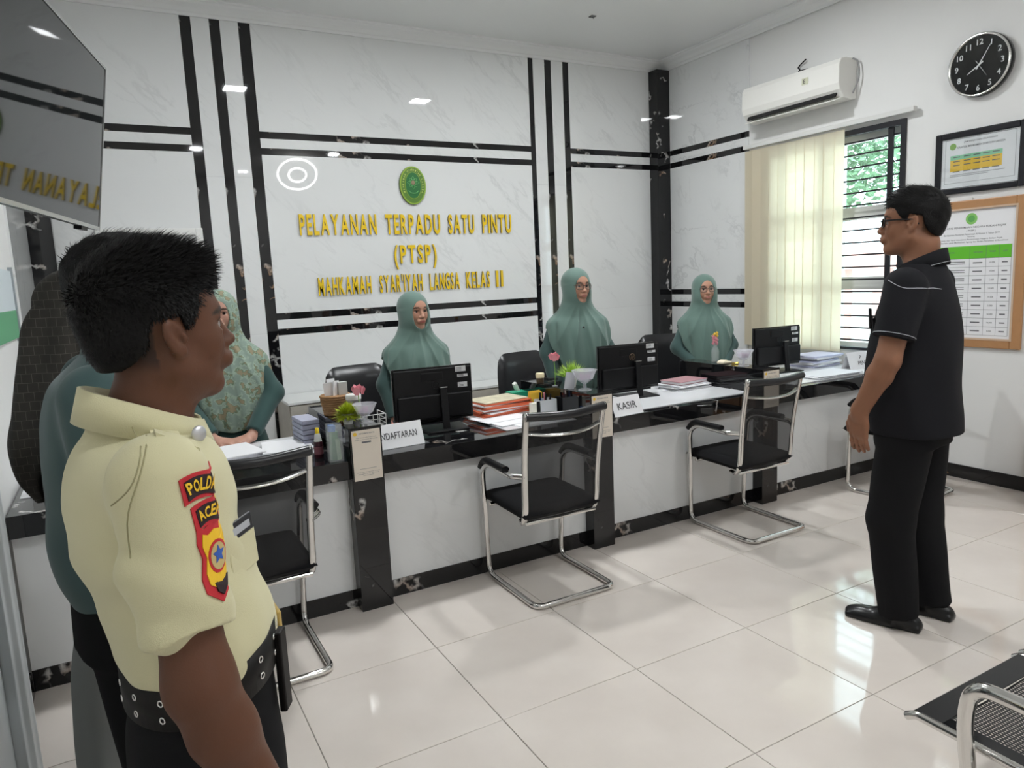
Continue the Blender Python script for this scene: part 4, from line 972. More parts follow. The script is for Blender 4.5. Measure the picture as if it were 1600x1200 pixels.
for k in range(3):
    x0 = .02 + k * .54; sw = .50
    b = perf_panel(x0 + .05, x0 + sw - .05, -.43, -.075, .425, .0095, .0058, .001).build('perforated_seat', PERF, t)
    so = b.modifiers.new('thick', 'SOLIDIFY'); so.thickness = .0012
    fr = MB(); fr.prism([(-.004, .405), (.0, .418), (-.012, .430), (-.075, .4255), (-.075, .4235), (-.014, .424), (-.008, .416), (-.008, .405)], 'yz', x0 + .008, x0 + sw - .008)
    fr.box(x0 + .01, x0 + .05, -.46, -.075, .4235, .4255).box(x0 + sw - .05, x0 + sw - .01, -.46, -.075, .4235, .4255).box(x0 + .01, x0 + sw - .01, -.47, -.43, .4235, .4255)
    fr.build('seat_border', BLKGL, t)
    for xx in (x0, x0 + sw):
        MB().tube(fillet([(xx, .004, .408), (xx, -.02, .424), (xx, -.46, .418), (xx, -.52, .44), (xx, -.60, .86)], [.02, .03, .06], 5), .011, 8).build('side_tube', CHROME, t)
    b = perf_panel(x0 + .05, x0 + sw - .05, 0, .30, 0, .0095, .0058, .001).build('perforated_back', PERF, t, loc=(0, -.545, .52), rot=(math.radians(101), 0, 0))
a = MB(); a.tube(fillet([(-.022, -.175, .34), (-.022, -.155, .50), (-.022, -.17, .595), (-.022, -.30, .598), (-.022, -.50, .575), (-.022, -.535, .50)], [.08, .075, .10, .05], 9), .0175, 14); a.build('armrest', CHROME, t)
a = MB(); a.tube(fillet([(1.64, -.175, .34), (1.64, -.155, .50), (1.64, -.17, .595), (1.64, -.30, .598), (1.64, -.50, .575), (1.64, -.535, .50)], [.05, .045, .08, .05], 7), .0165, 12); a.build('armrest', CHROME, t)
MB().box(-.05, 1.67, -.32, -.25, .33, .385).build('beam', STEEL, t, bevel=.004)
for xx in (.30, 1.30):
    MB().tube([(xx, -.285, .33), (xx, -.285, .05)], .025, 10).tube(fillet([(xx, -.02, .02), (xx, -.285, .06), (xx, -.55, .02)], .08), .02, 8).build('leg', CHROME, t)
# ------------------------------------------------------------------ sculpting by signed distance fields
class Field:
    def __init__(s, lo, hi, res):
        s.lo = np.array(lo, np.float32); s.res = res
        n = np.ceil((np.array(hi) - np.array(lo)) / res).astype(int) + 1
        s.ax = [(lo[i] + res * np.arange(n[i])).astype(np.float32) for i in range(3)]
        s.F = np.full(n, 0.2, np.float32)
    def sl(s, lo, hi):
        out = []
        for i in range(3):
            a = int(np.clip(np.floor((lo[i] - s.lo[i]) / s.res), 0, len(s.ax[i]))); b = int(np.clip(np.ceil((hi[i] - s.lo[i]) / s.res) + 1, 0, len(s.ax[i])))
            if b <= a: return None
            out.append(slice(a, b))
        return tuple(out)
    def put(s, fn, lo, hi, k, op='u'):
        m = max(k, 3 * s.res) + .012
        q = s.sl(np.array(lo) - m, np.array(hi) + m)
        if q is None: return
        d = fn(s.ax[0][q[0]][:, None, None], s.ax[1][q[1]][None, :, None], s.ax[2][q[2]][None, None, :]).astype(np.float32)
        F = s.F[q]
        if op == 'u':
            h = np.maximum(k - np.abs(F - d), 0) / max(k, 1e-6); s.F[q] = np.minimum(F, d) - h * h * k * .25
        else:
            d = -d; h = np.maximum(k - np.abs(F - d), 0) / max(k, 1e-6); s.F[q] = np.maximum(F, d) + h * h * k * .25
    def cone(s, a, b, r1, r2, k=.02, op='u', flat=False):
        a, b = np.array(a, float), np.array(b, float); ab = b - a; L2 = max(float(ab @ ab), 1e-9); R = max(r1, r2)
        def fn(X, Y, Z):
            x, y, z = X - a[0], Y - a[1], Z - a[2]; t0 = (x * ab[0] + y * ab[1] + z * ab[2]) / L2; t = np.clip(t0, 0, 1)
            d = np.sqrt((x - t * ab[0]) ** 2 + (y - t * ab[1]) ** 2 + (z - t * ab[2]) ** 2) - (r1 + (r2 - r1) * t)
            return np.maximum(d, (t0 - 1) * math.sqrt(L2)) if flat else d
        s.put(fn, np.minimum(a, b) - R, np.maximum(a, b) + R, k, op)
    def ell(s, c, r, R=None, k=.02, op='u'):
        c = np.array(c, float); R = np.eye(3) if R is None else np.array(R); m = np.sqrt(((R * np.array(r)[None, :]) ** 2).sum(1))
        def fn(X, Y, Z):
            x, y, z = X - c[0], Y - c[1], Z - c[2]; u = [R[0, i] * x + R[1, i] * y + R[2, i] * z for i in range(3)]
            k0 = np.sqrt(sum((u[i] / r[i]) ** 2 for i in range(3))); k1 = np.sqrt(sum((u[i] / r[i] ** 2) ** 2 for i in range(3)))
            return k0 * (k0 - 1) / np.maximum(k1, 1e-6)
        s.put(fn, c - m, c + m, k, op)
    def box(s, c, h, R=None, rad=.005, k=.005, op='u'):
        c = np.array(c, float); R = np.eye(3) if R is None else np.array(R); m = np.abs(R) @ np.array(h)
        def fn(X, Y, Z):
            x, y, z = X - c[0], Y - c[1], Z - c[2]; q = [np.abs(R[0, i] * x + R[1, i] * y + R[2, i] * z) - (h[i] - rad) for i in range(3)]
            return np.sqrt(sum(np.maximum(v, 0) ** 2 for v in q)) + np.minimum(np.maximum(np.maximum(q[0], q[1]), q[2]), 0) - rad
        s.put(fn, c - m, c + m, k, op)
    def loft(s, rings, k=.02, fold=None, op='u', n=2.0, rz=0.0, hem=None):
        """rings: (z, cx, cy, rx, ry) bottom to top; fold(theta, z)->scale"""
        rings = np.array(rings, float); z0, z1 = rings[0, 0], rings[-1, 0]; R = rings[:, 3:5].max() * 1.15
        cr, sr = math.cos(rz), math.sin(rz)
        def fn(X, Y, Z):
            zz = Z.ravel(); v = [curve_fit(rings[:, 0], rings[:, i], np.clip(zz, z0, z1))[None, None, :] for i in (1, 2, 3, 4)]
            x, y = X - v[0], Y - v[1]; x, y = cr * x + sr * y, -sr * x + cr * y; rx, ry = v[2], v[3]
            if fold is not None:
                f = fold(np.arctan2(y / ry, x / rx), Z); rx, ry = rx * f, ry * f
            if n == 2.0:
                k0 = np.sqrt((x / rx) ** 2 + (y / ry) ** 2); k1 = np.sqrt((x / rx ** 2) ** 2 + (y / ry ** 2) ** 2); d = k0 * (k0 - 1) / np.maximum(k1, 1e-6)
                d = np.where(k0 < .05, -np.minimum(rx, ry), d)
            else:
                k0 = (np.abs(x / rx) ** n + np.abs(y / ry) ** n) ** (1 / n); d = (k0 - 1) * np.minimum(rx, ry)
            zb = z0 if hem is None else hem(np.arctan2(y / ry, x / rx))
            return np.maximum(np.maximum(d, Z - z1), (zb - Z) * (1.0 if hem is None else .8))
        c = rings[:, 1:3]; lo = [c[:, 0].min() - R, c[:, 1].min() - R, z0]; hi = [c[:, 0].max() + R, c[:, 1].max() + R, z1]
        s.put(fn, lo, hi, k, op)
    def cut(s, p, nrm):
        p, nrm = np.array(p, float), np.array(nrm, float); nrm = nrm / np.linalg.norm(nrm)
        d = (s.ax[0][:, None, None] - p[0]) * nrm[0] + (s.ax[1][None, :, None] - p[1]) * nrm[1] + (s.ax[2][None, None, :] - p[2]) * nrm[2]
        s.F = np.maximum(s.F, d.astype(np.float32))
    def mesh(s, smooth=1):
        F = s.F; F[0], F[-1] = .05, .05; F[:, 0], F[:, -1] = .05, .05; F[:, :, 0], F[:, :, -1] = .05, .05
        I = F < 0; n = np.array(F.shape) - 1
        c = np.zeros(n, np.int8)
        offs = [(a, b, d) for a in (0, 1) for b in (0, 1) for d in (0, 1)]
        for a, b, d in offs: c += I[a:a + n[0], b:b + n[1], d:d + n[2]]
        idx = np.argwhere((c > 0) & (c < 8)); N = len(idx)
        ids = np.full(n, -1, np.int32); ids[idx[:, 0], idx[:, 1], idx[:, 2]] = np.arange(N)
        val = {o: F[idx[:, 0] + o[0], idx[:, 1] + o[1], idx[:, 2] + o[2]] for o in offs}
        P = np.zeros((N, 3)); cnt = np.zeros(N)
        for o in offs:
            for axis in range(3):
                if o[axis]: continue
                q = list(o); q[axis] = 1; q = tuple(q); a, b = val[o], val[q]; m = (a < 0) != (b < 0)
                t = a[m] / (a[m] - b[m]); p = np.repeat(np.array([o], float), m.sum(), 0); p[:, axis] += t; P[m] += p; cnt[m] += 1
        V = s.lo + (idx + P / cnt[:, None]) * s.res
        quads = []
        for axis in range(3):
            sl0 = [slice(None)] * 3; sl1 = [slice(None)] * 3; sl0[axis] = slice(0, -1); sl1[axis] = slice(1, None)
            A, B = I[tuple(sl0)], I[tuple(sl1)]; e = np.argwhere(A != B); flip = A[e[:, 0], e[:, 1], e[:, 2]]
            u, v = [(1, 2), (2, 0), (0, 1)][axis]
            def g(du, dv):
                q = e.copy(); q[:, u] += du; q[:, v] += dv; return ids[q[:, 0], q[:, 1], q[:, 2]]
            Q = np.stack([g(-1, -1), g(0, -1), g(0, 0), g(-1, 0)], 1); Q[~flip] = Q[~flip][:, ::-1]; quads.append(Q)
        Q = np.concatenate(quads)
        E = np.concatenate([Q[:, [0, 1]], Q[:, [1, 2]], Q[:, [2, 3]], Q[:, [3, 0]]]); deg = np.bincount(E.ravel(), minlength=N).astype(float)
        for it in range(smooth):
            for lam in (.5, -.52):
                acc = np.stack([np.bincount(E[:, 0], V[E[:, 1], i], N) + np.bincount(E[:, 1], V[E[:, 0], i], N) for i in range(3)], 1)
                V = V + lam * (acc / deg[:, None] - V)
        return V, Q
def sdf_obj(name, F, m, parent, smooth=2, color=None):
    V, Q = F.mesh(smooth)
    me = bpy.data.meshes.new(name); me.vertices.add(len(V)); me.vertices.foreach_set('co', V.astype(np.float32).ravel())
    me.loops.add(Q.size); me.loops.foreach_set('vertex_index', Q.ravel().astype(np.int32)); me.polygons.add(len(Q))
    me.polygons.foreach_set('loop_start', np.arange(0, Q.size, 4, dtype=np.int32)); me.polygons.foreach_set('loop_total', np.full(len(Q), 4, np.int32))
    me.update(calc_edges=True); me.validate()
    if color is not None:
        C = color(V); a = me.color_attributes.new('Col', 'FLOAT_COLOR', 'POINT'); a.data.foreach_set('color', np.concatenate([C, np.ones((len(C), 1))], 1).astype(np.float32).ravel())
    me.shade_smooth()
    return link(name, me, m, parent)
def bvh_of(o):
    me = o.data; return BVHTree.FromPolygons([v.co.copy() for v in me.vertices], [tuple(p.vertices) for p in me.polygons])
def rotm(yaw=0, pitch=0, roll=0):
    """columns: forward, left, up of a frame turned left by yaw, nose down by pitch, tilted by roll"""
    return np.array(Matrix.Rotation(yaw, 3, 'Z') @ Matrix.Rotation(pitch, 3, 'Y') @ Matrix.Rotation(roll, 3, 'X'))
def rot_between(axis):
    """frame whose third column is axis"""
    z = Vector(axis).normalized(); x = z.orthogonal().normalized(); y = z.cross(x); return np.array([[x.x, y.x, z.x], [x.y, y.y, z.y], [x.z, y.z, z.z]])

class Head:
    """head frame: origin between the ears, +x forward, +y left, +z up"""
    def __init__(s, c, yaw=0, pitch=0, roll=0, sc=1.0): s.c = np.array(c, float); s.R = rotm(yaw, pitch, roll); s.s = sc
    def p(s, v): return s.c + s.R @ (np.array(v, float) * s.s)
    def inv(s, V): return (V - s.c) @ s.R / s.s
    def ell(s, F, c, r, k=.015, op='u', rot=None): F.ell(s.p(c), [v * s.s for v in r], s.R if rot is None else s.R @ rot, k * s.s, op)
    def cone(s, F, a, b, r1, r2, k=.015, op='u'): F.cone(s.p(a), s.p(b), r1 * s.s, r2 * s.s, k * s.s, op)
    def sculpt(s, F, jaw=1.0, ears=True, fat=0.0, chin=0.0):
        s.ell(F, (-.014, 0, .036), (.098, .075, .082), .02)                      # cranium
        s.ell(F, (.026, 0, -.022), (.064, .060 + fat, .088), .03)                   # face
        s.ell(F, (.045, 0, .045), (.045, .055, .045), .03)                      # forehead
        for q in (-1, 1):
            s.cone(F, (-.004, q * (.051 + fat), -.052), (.060 - chin, q * .016, -.098), .020 * jaw, .015 * jaw, .03)    # jaw
            s.ell(F, (.055, q * (.033 + fat), -.022), (.026, .022, .028), .025)          # cheek
        s.ell(F, (.070 - chin, 0, -.098), (.017, .020, .017), .02)                   # chin
        s.cone(F, (.080, -.024, .026), (.080, .024, .026), .012, .012, .02)   # brow
        for q in (-1, 1): s.ell(F, (.098, q * .031, .004), (.016, .019, .012), .012, 's')        # eye sockets
        for q in (-1, 1): s.ell(F, (.0775, q * .031, .0135), (.0125, .0175, .0055), .004); s.ell(F, (.0770, q * .031, -.0070), (.0120, .0165, .0050), .004)   # lids
        s.cone(F, (.088, 0, .014), (.106, 0, -.026), .007, .0105, .012)         # nose
        s.ell(F, (.106, 0, -.030), (.012, .0115, .010), .008)
        for q in (-1, 1): s.ell(F, (.097, q * .0125, -.033), (.010, .0075, .007), .006)
        s.ell(F, (.088, 0, -.060), (.016, .028, .018), .014)                     # muzzle
        s.ell(F, (.0985, 0, -.0555), (.0075, .021, .0052), .006)                    # lips
        s.ell(F, (.0965, 0, -.0665), (.0080, .018, .0062), .006)
        s.cone(F, (.105, -.020, -.0610), (.105, .020, -.0610), .0014, .0014, .003, 's')
        if ears:
            for q in (-1, 1):
                R = np.array(Matrix.Rotation(q * -.38, 3, 'Z') @ Matrix.Rotation(-.16, 3, 'Y'))
                s.ell(F, (-.010, q * .081, .001), (.0165, .0065, .032), .005, rot=R); s.ell(F, (-.002, q * .073, .0), (.012, .010, .024), .006)
                s.ell(F, (-.003, q * .0890, .005), (.0085, .0095, .0185), .003, 's', rot=R); s.ell(F, (.002, q * .081, -.006), (.006, .007, .008), .003, 's')
                s.ell(F, (-.002, q * .074, -.026), (.010, .008, .010), .008)
                s.ell(F, (.010, q * .0765, -.006), (.005, .005, .008), .005)
    def neck(s, F, base, r=.054, k=.03): F.cone(s.p((-.022, 0, -.060)), base, r * s.s, r * 1.06, k)
    def eyes(s, parent, iris=(.02, .012, .008)):
        for q in (-1, 1):
            n, m_ = 16, 12; v = []; f = []; cols = []
            c = np.array((.0742, q * .0305, .0035))
            for i in range(m_ + 1):
                a = PI * i / m_
                for j in range(n):
                    b = 2 * PI * j / n; d = np.array((math.cos(a), math.sin(a) * math.cos(b), math.sin(a) * math.sin(b))); v.append(s.p(c + d * .0128))
                    cols.append((.01, .008, .007) if a < .30 else (iris if a < .55 else (.32, .28, .26)))
            for i in range(m_):
                for j in range(n): f.append((i * n + j, i * n + (j + 1) % n, (i + 1) * n + (j + 1) % n, (i + 1) * n + j))
            me = bpy.data.meshes.new('eye'); me.from_pydata([tuple(x) for x in v], [], f); a = me.color_attributes.new('Col', 'FLOAT_COLOR', 'POINT')
            a.data.foreach_set('color', np.concatenate([np.array(cols), np.ones((len(cols), 1))], 1).astype(np.float32).ravel()); me.shade_smooth(); link('eye', me, EYEM, parent)
    def paint(s, skin, lip, brow=(.02, .014, .012), hairline=None):
        skin, lip, brow = [np.array(c) for c in (skin, lip, brow)]
        def fn(V):
            P = s.inv(V); C = np.tile(skin, (len(V), 1)); x, y, z = P.T
            def mixc(w, col): 
                w = np.clip(w, 0, 1)[:, None]; C[:] = C * (1 - w) + col * w
            fr = x > .06
            w = 1.15 - np.sqrt(((np.abs(y)) / .022) ** 2 + ((z + .061) / .0095) ** 2); mixc(np.where(fr, np.clip(w * 3, 0, .8), 0), lip)
            w = 1.25 - np.sqrt(((np.abs(y) - .033) / .019) ** 2 + ((z - .0245 - .004 * np.cos((np.abs(y) - .03) * 90)) / .0048) ** 2); mixc(np.where(fr, np.clip(w * 3, 0, .9), 0), brow)
            w = 1.2 - np.sqrt(((np.abs(y) - .031) / .017) ** 2 + ((z - .0115) / .003) ** 2); mixc(np.where(fr, np.clip(w * 2.5, 0, .8), 0), brow * 1.2)      # lash line
            if hairline is not None: mixc(hairline(x, y, z), brow)
            return C
        return fn
EYEM = attr_mat('eye', 0.15); SKIN = attr_mat('skin', 0.48, sss=.12, bump=.12, bscale=420, spec=.35)
def fingers(F, wrist, d, nrm, side, curl=.35, sc=1.0, spread=.05, k=.006):
    """hand: d along the hand, nrm out of the back of the hand, side = thumb direction (unit vectors)"""
    d, nrm, side, w = [np.array(v, float) for v in (d, nrm, side, wrist)]; d /= np.linalg.norm(d); nrm = nrm - d * (nrm @ d); nrm /= np.linalg.norm(nrm); sd = np.cross(d, nrm); sd *= np.sign(sd @ side) or 1
    R = np.stack([d, sd, nrm], 1)
    F.cone(w - d * .01, w + d * .02, .027 * sc, .026 * sc, .02)
    F.ell(w + d * .055 * sc, (.052 * sc, .042 * sc, .017 * sc), R, .015)
    for i, (off, L) in enumerate(((.028, .070), (.0095, .078), (-.0095, .073), (-.027, .058))):
        p = w + d * .092 * sc + sd * off * sc; dd = d + sd * spread * (1.5 - i); q = p; a = 0
        for seg, fr, r0, r1 in ((0, .45, .0092, .0086), (1, .32, .0086, .0080), (2, .23, .0080, .0068)):
            a += curl * (.6, 1.0, .8)[seg]; v = dd * math.cos(a) - nrm * math.sin(a); q2 = q + v * L * fr * sc; F.cone(q, q2, r0 * sc, r1 * sc, k); q = q2
        F.cone(w + d * .04 * sc + sd * off * .8 * sc, p, .012 * sc, .0098 * sc, .01)
    p = w + d * .03 * sc + sd * .030 * sc; q = p + (d * .75 + sd * .55 - nrm * .25) * .042 * sc; q2 = q + (d * .95 + sd * .15 - nrm * .25) * .034 * sc
    F.cone(w + d * .02 * sc, p, .016 * sc, .0145 * sc, .012); F.cone(p, q, .0135 * sc, .0105 * sc, k); F.cone(q, q2, .0102 * sc, .0078 * sc, k)
def noise3(seed, n=6, freq=(20, 60)):
    g = np.random.default_rng(seed); K = g.normal(size=(n, 3)); K /= np.linalg.norm(K, axis=1)[:, None]; K *= g.uniform(*freq, size=(n, 1)); ph = g.random(n) * 6.28
    return lambda X, Y, Z: sum(np.sin(K[i, 0] * X + K[i, 1] * Y + K[i, 2] * Z + ph[i]) for i in range(n)) / n
def wrinkle(F, seed, amp, freq):
    f = noise3(seed, 6, freq); F.F += (amp * f(F.ax[0][:, None, None], F.ax[1][None, :, None], F.ax[2][None, None, :])).astype(np.float32)
def glasses(h, parent, m, lensr=(.024, .018), y0=.0325, x0=.103, sq=4.0, temple=True, r=.0016, z0=.002):
    mb = MB(); n = 24
    for q in (-1, 1):
        pts = []
        for i in range(n):
            a = 2 * PI * i / n; ca, sa = math.cos(a), math.sin(a); e = 2 / sq; py = q * y0 + lensr[0] * math.copysign(abs(ca) ** e, ca); pz = z0 + lensr[1] * math.copysign(abs(sa) ** e, sa); pts.append(h.p((x0 - abs(py) * .22, py, pz)))
        mb.tube(pts, r, 6, closed=True)
        if temple: mb.tube([h.p((x0 - .0135, q * (y0 + lensr[0]), z0 + .008)), h.p((.05, q * .073, z0 + .010)), h.p((-.005, q * .080, z0 + .012)), h.p((-.028, q * .080, z0 - .006))], r * .95, 6)
    mb.tube([h.p((x0, -y0 + lensr[0], z0 + .004)), h.p((x0 + .003, 0, z0 + .007)), h.p((x0, y0 - lensr[0], z0 + .004))], r, 6)
    g = mb.build('glasses', m, parent)
    for q in (-1, 1): MB().add([h.p((x0 - .008, q * y0 + .95 * lensr[0] * math.cos(2 * PI * i / 16), z0 + .95 * lensr[1] * math.sin(2 * PI * i / 16))) for i in range(16)], [tuple(range(16))]).build('lens', LENS, g)
def seam(bv, pts, dirv, r, name, m, parent, lift=.0, n=5):
    """thin piping laid on a garment: pts are projected along dirv"""
    out = []
    for p in smooth_path(pts, n):
        h = bv.ray_cast(Vector(p), Vector(dirv))
        if h[0] is not None: out.append(h[0] - Vector(dirv).normalized() * lift)
    if len(out) > 2: return MB().tube(out, r, 6).build(name, m, parent)
def band(center, rx, ry, zb, zt, th, name, m, parent, n=48, a0=0, a1=2 * PI, tilt=0.0, grow=0.0):
    """belt or collar strip around an ellipse"""
    v = []; f = []; full = abs(a1 - a0 - 2 * PI) < 1e-4
    for i in range(n + (0 if full else 1)):
        a = a0 + (a1 - a0) * i / n; c, s_ = math.cos(a), math.sin(a)
        zb_ = zb(a) if callable(zb) else zb; zt_ = zt(a) if callable(zt) else zt; g = grow(a) if callable(grow) else grow
        for (rr, zz) in ((g, zb_), (g + th, zb_), (th, zt_), (0, zt_)): v.append((center[0] + (rx + rr) * c + tilt * (zz - zb_), center[1] + (ry + rr) * s_, zz))
    k = n if full else n; N = n if full else n + 1
    for i in range(k):
        j = (i + 1) % N
        for q in range(4): f.append((i * 4 + q, i * 4 + (q + 1) % 4, j * 4 + (q + 1) % 4, j * 4 + q))
    if not full: f += [(0, 1, 2, 3), (k * 4 + 3, k * 4 + 2, k * 4 + 1, k * 4)]
    mb = MB().add(v, f, 0, True); o = mb.build(name, m, parent); return o
def short_hair(h, parent, m, seed, thick=.012, front=.055, side_lo=-.01, nape=-.055, strands=0, lift=1.0, top=0.0):
    """cap of short hair: shell over the skull cut by a hairline"""
    F = Field(h.c - .17 * h.s, h.c + .18 * h.s, .0035)
    h.ell(F, (-.018, 0, .040), (.100 + thick, .077 + thick * .75, .084 + thick + top), .02)
    h.ell(F, (.030, 0, .078 + top), (.062, .062, .040 + thick * .6), .03)
    h.ell(F, (-.052, 0, -.016), (.052 + thick * .3, .062 + thick * .3, .058), .03)
    wrinkle(F, seed, .0030, (60, 190))
    # carve face, ears and neck out of the shell
    def half(p, nrm): F.cut(h.p(p), h.R @ np.array(nrm, float))
    X, Y, Z = F.ax[0][:, None, None], F.ax[1][None, :, None], F.ax[2][None, None, :]
    q = [(X - h.c[0]), (Y - h.c[1]), (Z - h.c[2])]; lx, ly, lz = [(h.R[0, i] * q[0] + h.R[1, i] * q[1] + h.R[2, i] * q[2]) / h.s for i in range(3)]
    zf = np.interp((lx).ravel(), [-.13, -.085, -.066, -.046, -.036, .009, .015, .030, .046, .060, .075, .10], [nape, nape, nape + .012, -.005, .030, .037, side_lo, side_lo + .006, .034, front - .008, front, front]).reshape(lx.shape)
    F.F = np.maximum(F.F, ((zf - lz) * .7 * h.s).astype(np.float32))
    o = sdf_obj('hair', F, m, parent, 1)
    if strands:
        me = o.data; n = len(me.vertices); co = np.empty(n * 3); me.vertices.foreach_get('co', co); co = co.reshape(-1, 3); no = np.empty(n * 3); me.vertices.foreach_get('normal', no); no = no.reshape(-1, 3)
        g = np.random.default_rng(seed); P = h.inv(co); ok = np.where((P[:, 2] > zf.min() + .02))[0]; v = []; f = []
        fwd, upv = h.R[:, 0], h.R[:, 2]
        for i in g.choice(ok, strands):
            p = co[i]; nn_ = no[i]; L = P[i]; 
            w = np.clip((L[2] - .03) / .08, 0, 1)                    # top of the head: longer, combed forward
            base = nn_ * (.12 + .42 * w) + fwd * (.75 * w) - upv * (.9 * (1 - w)) + g.normal(size=3) * .16
            base -= nn_ * min(0, base @ nn_ - .12); base /= np.linalg.norm(base); ln = (.007 + .013 * w) * (.6 + .7 * g.random()) * lift
            s_ = np.cross(base, nn_); s_ /= np.linalg.norm(s_) + 1e-6; wd = .0009
            a = p - nn_ * .002; b_ = p + base * ln * .55; c = p + base * ln + fwd * ln * .15 * w
            k = len(v); v += [a - s_ * wd, a + s_ * wd, b_ + s_ * wd * .8, b_ - s_ * wd * .8, c]; f += [(k, k + 1, k + 2, k + 3), (k + 3, k + 2, k + 4)]
        me = bpy.data.meshes.new('hair_strands'); me.from_pydata([tuple(x) for x in v], [], f); q = link('hair_strands', me, m, o); q['kind'] = 'stuff'
    return o
# ------------------------------------------------------------------ people
HAIR = mat('black_hair', (.004, .0036, .0036, 1), .5, bump=.4, bscale=300, spec=.2)
CREAM = mat('cream_shirt', (.64, .60, .37, 1), .75, bump=.25, bscale=700, sheen=.2)
TEALS = mat('teal_shirt', (.042, .088, .088, 1), .75, bump=.25, bscale=700, sheen=.2)
SAGE = mat('sage_hijab', (.108, .178, .152, 1), .8, bump=.15, bscale=600, sheen=.3)
DRESS = mat('teal_tunic', (.045, .088, .083, 1), .8, bump=.2, bscale=600, sheen=.2)
BLKSH = mat('black_shirt', (.0085, .0085, .011, 1), .8, bump=.3, bscale=700, spec=.25)
BLKTR = mat('black_trousers', (.0075, .0075, .0085, 1), .85, bump=.3, bscale=700, spec=.2)
SHOE = mat('black_shoe', (.008, .008, .009, 1), .3, bump=.1, bscale=120)
BELT = mat('belt_brown', (.007, .006, .0055, 1), .5, spec=.25)
STITCH = mat('white_stitch', (.42, .43, .46, 1), .7)

def shoes(parent, spots, m=SHOE, L=.29):
    for x, y, a in spots:
        c, s_ = math.cos(a), math.sin(a); Rz = rotm(a); P = lambda p: np.array((x, y, 0)) + Rz @ np.array(p, float)
        F = Field((x - .24, y - .24, -.005), (x + .24, y + .24, .13), .005)
        F.ell(P((.06, 0, .022)), (.105, .047, .034), Rz, .02); F.ell(P((-.075, 0, .030)), (.065, .038, .040), Rz, .03); F.cone(P((-.05, 0, .055)), P((.01, 0, .045)), .036, .032, .03)
        F.box(P((.06, 0, .012)), (.10, .044, .012), Rz, .012, .02); F.box(P((-.085, 0, .014)), (.052, .035, .014), Rz, .010, .012)
        F.cut((0, 0, .0005), (0, 0, -1))
        o = sdf_obj('shoe', F, m, parent, 1)

def core_legs(F, hips, knees, ankles, r=(.075, .05, .035)):
    for h_, k_, a_ in zip(hips, knees, ankles): F.cone(h_, k_, r[0], r[1], .03); F.cone(k_, a_, r[1], r[2], .02); F.cone(a_, (a_[0] + .12, a_[1], .03), .03, .025, .02)

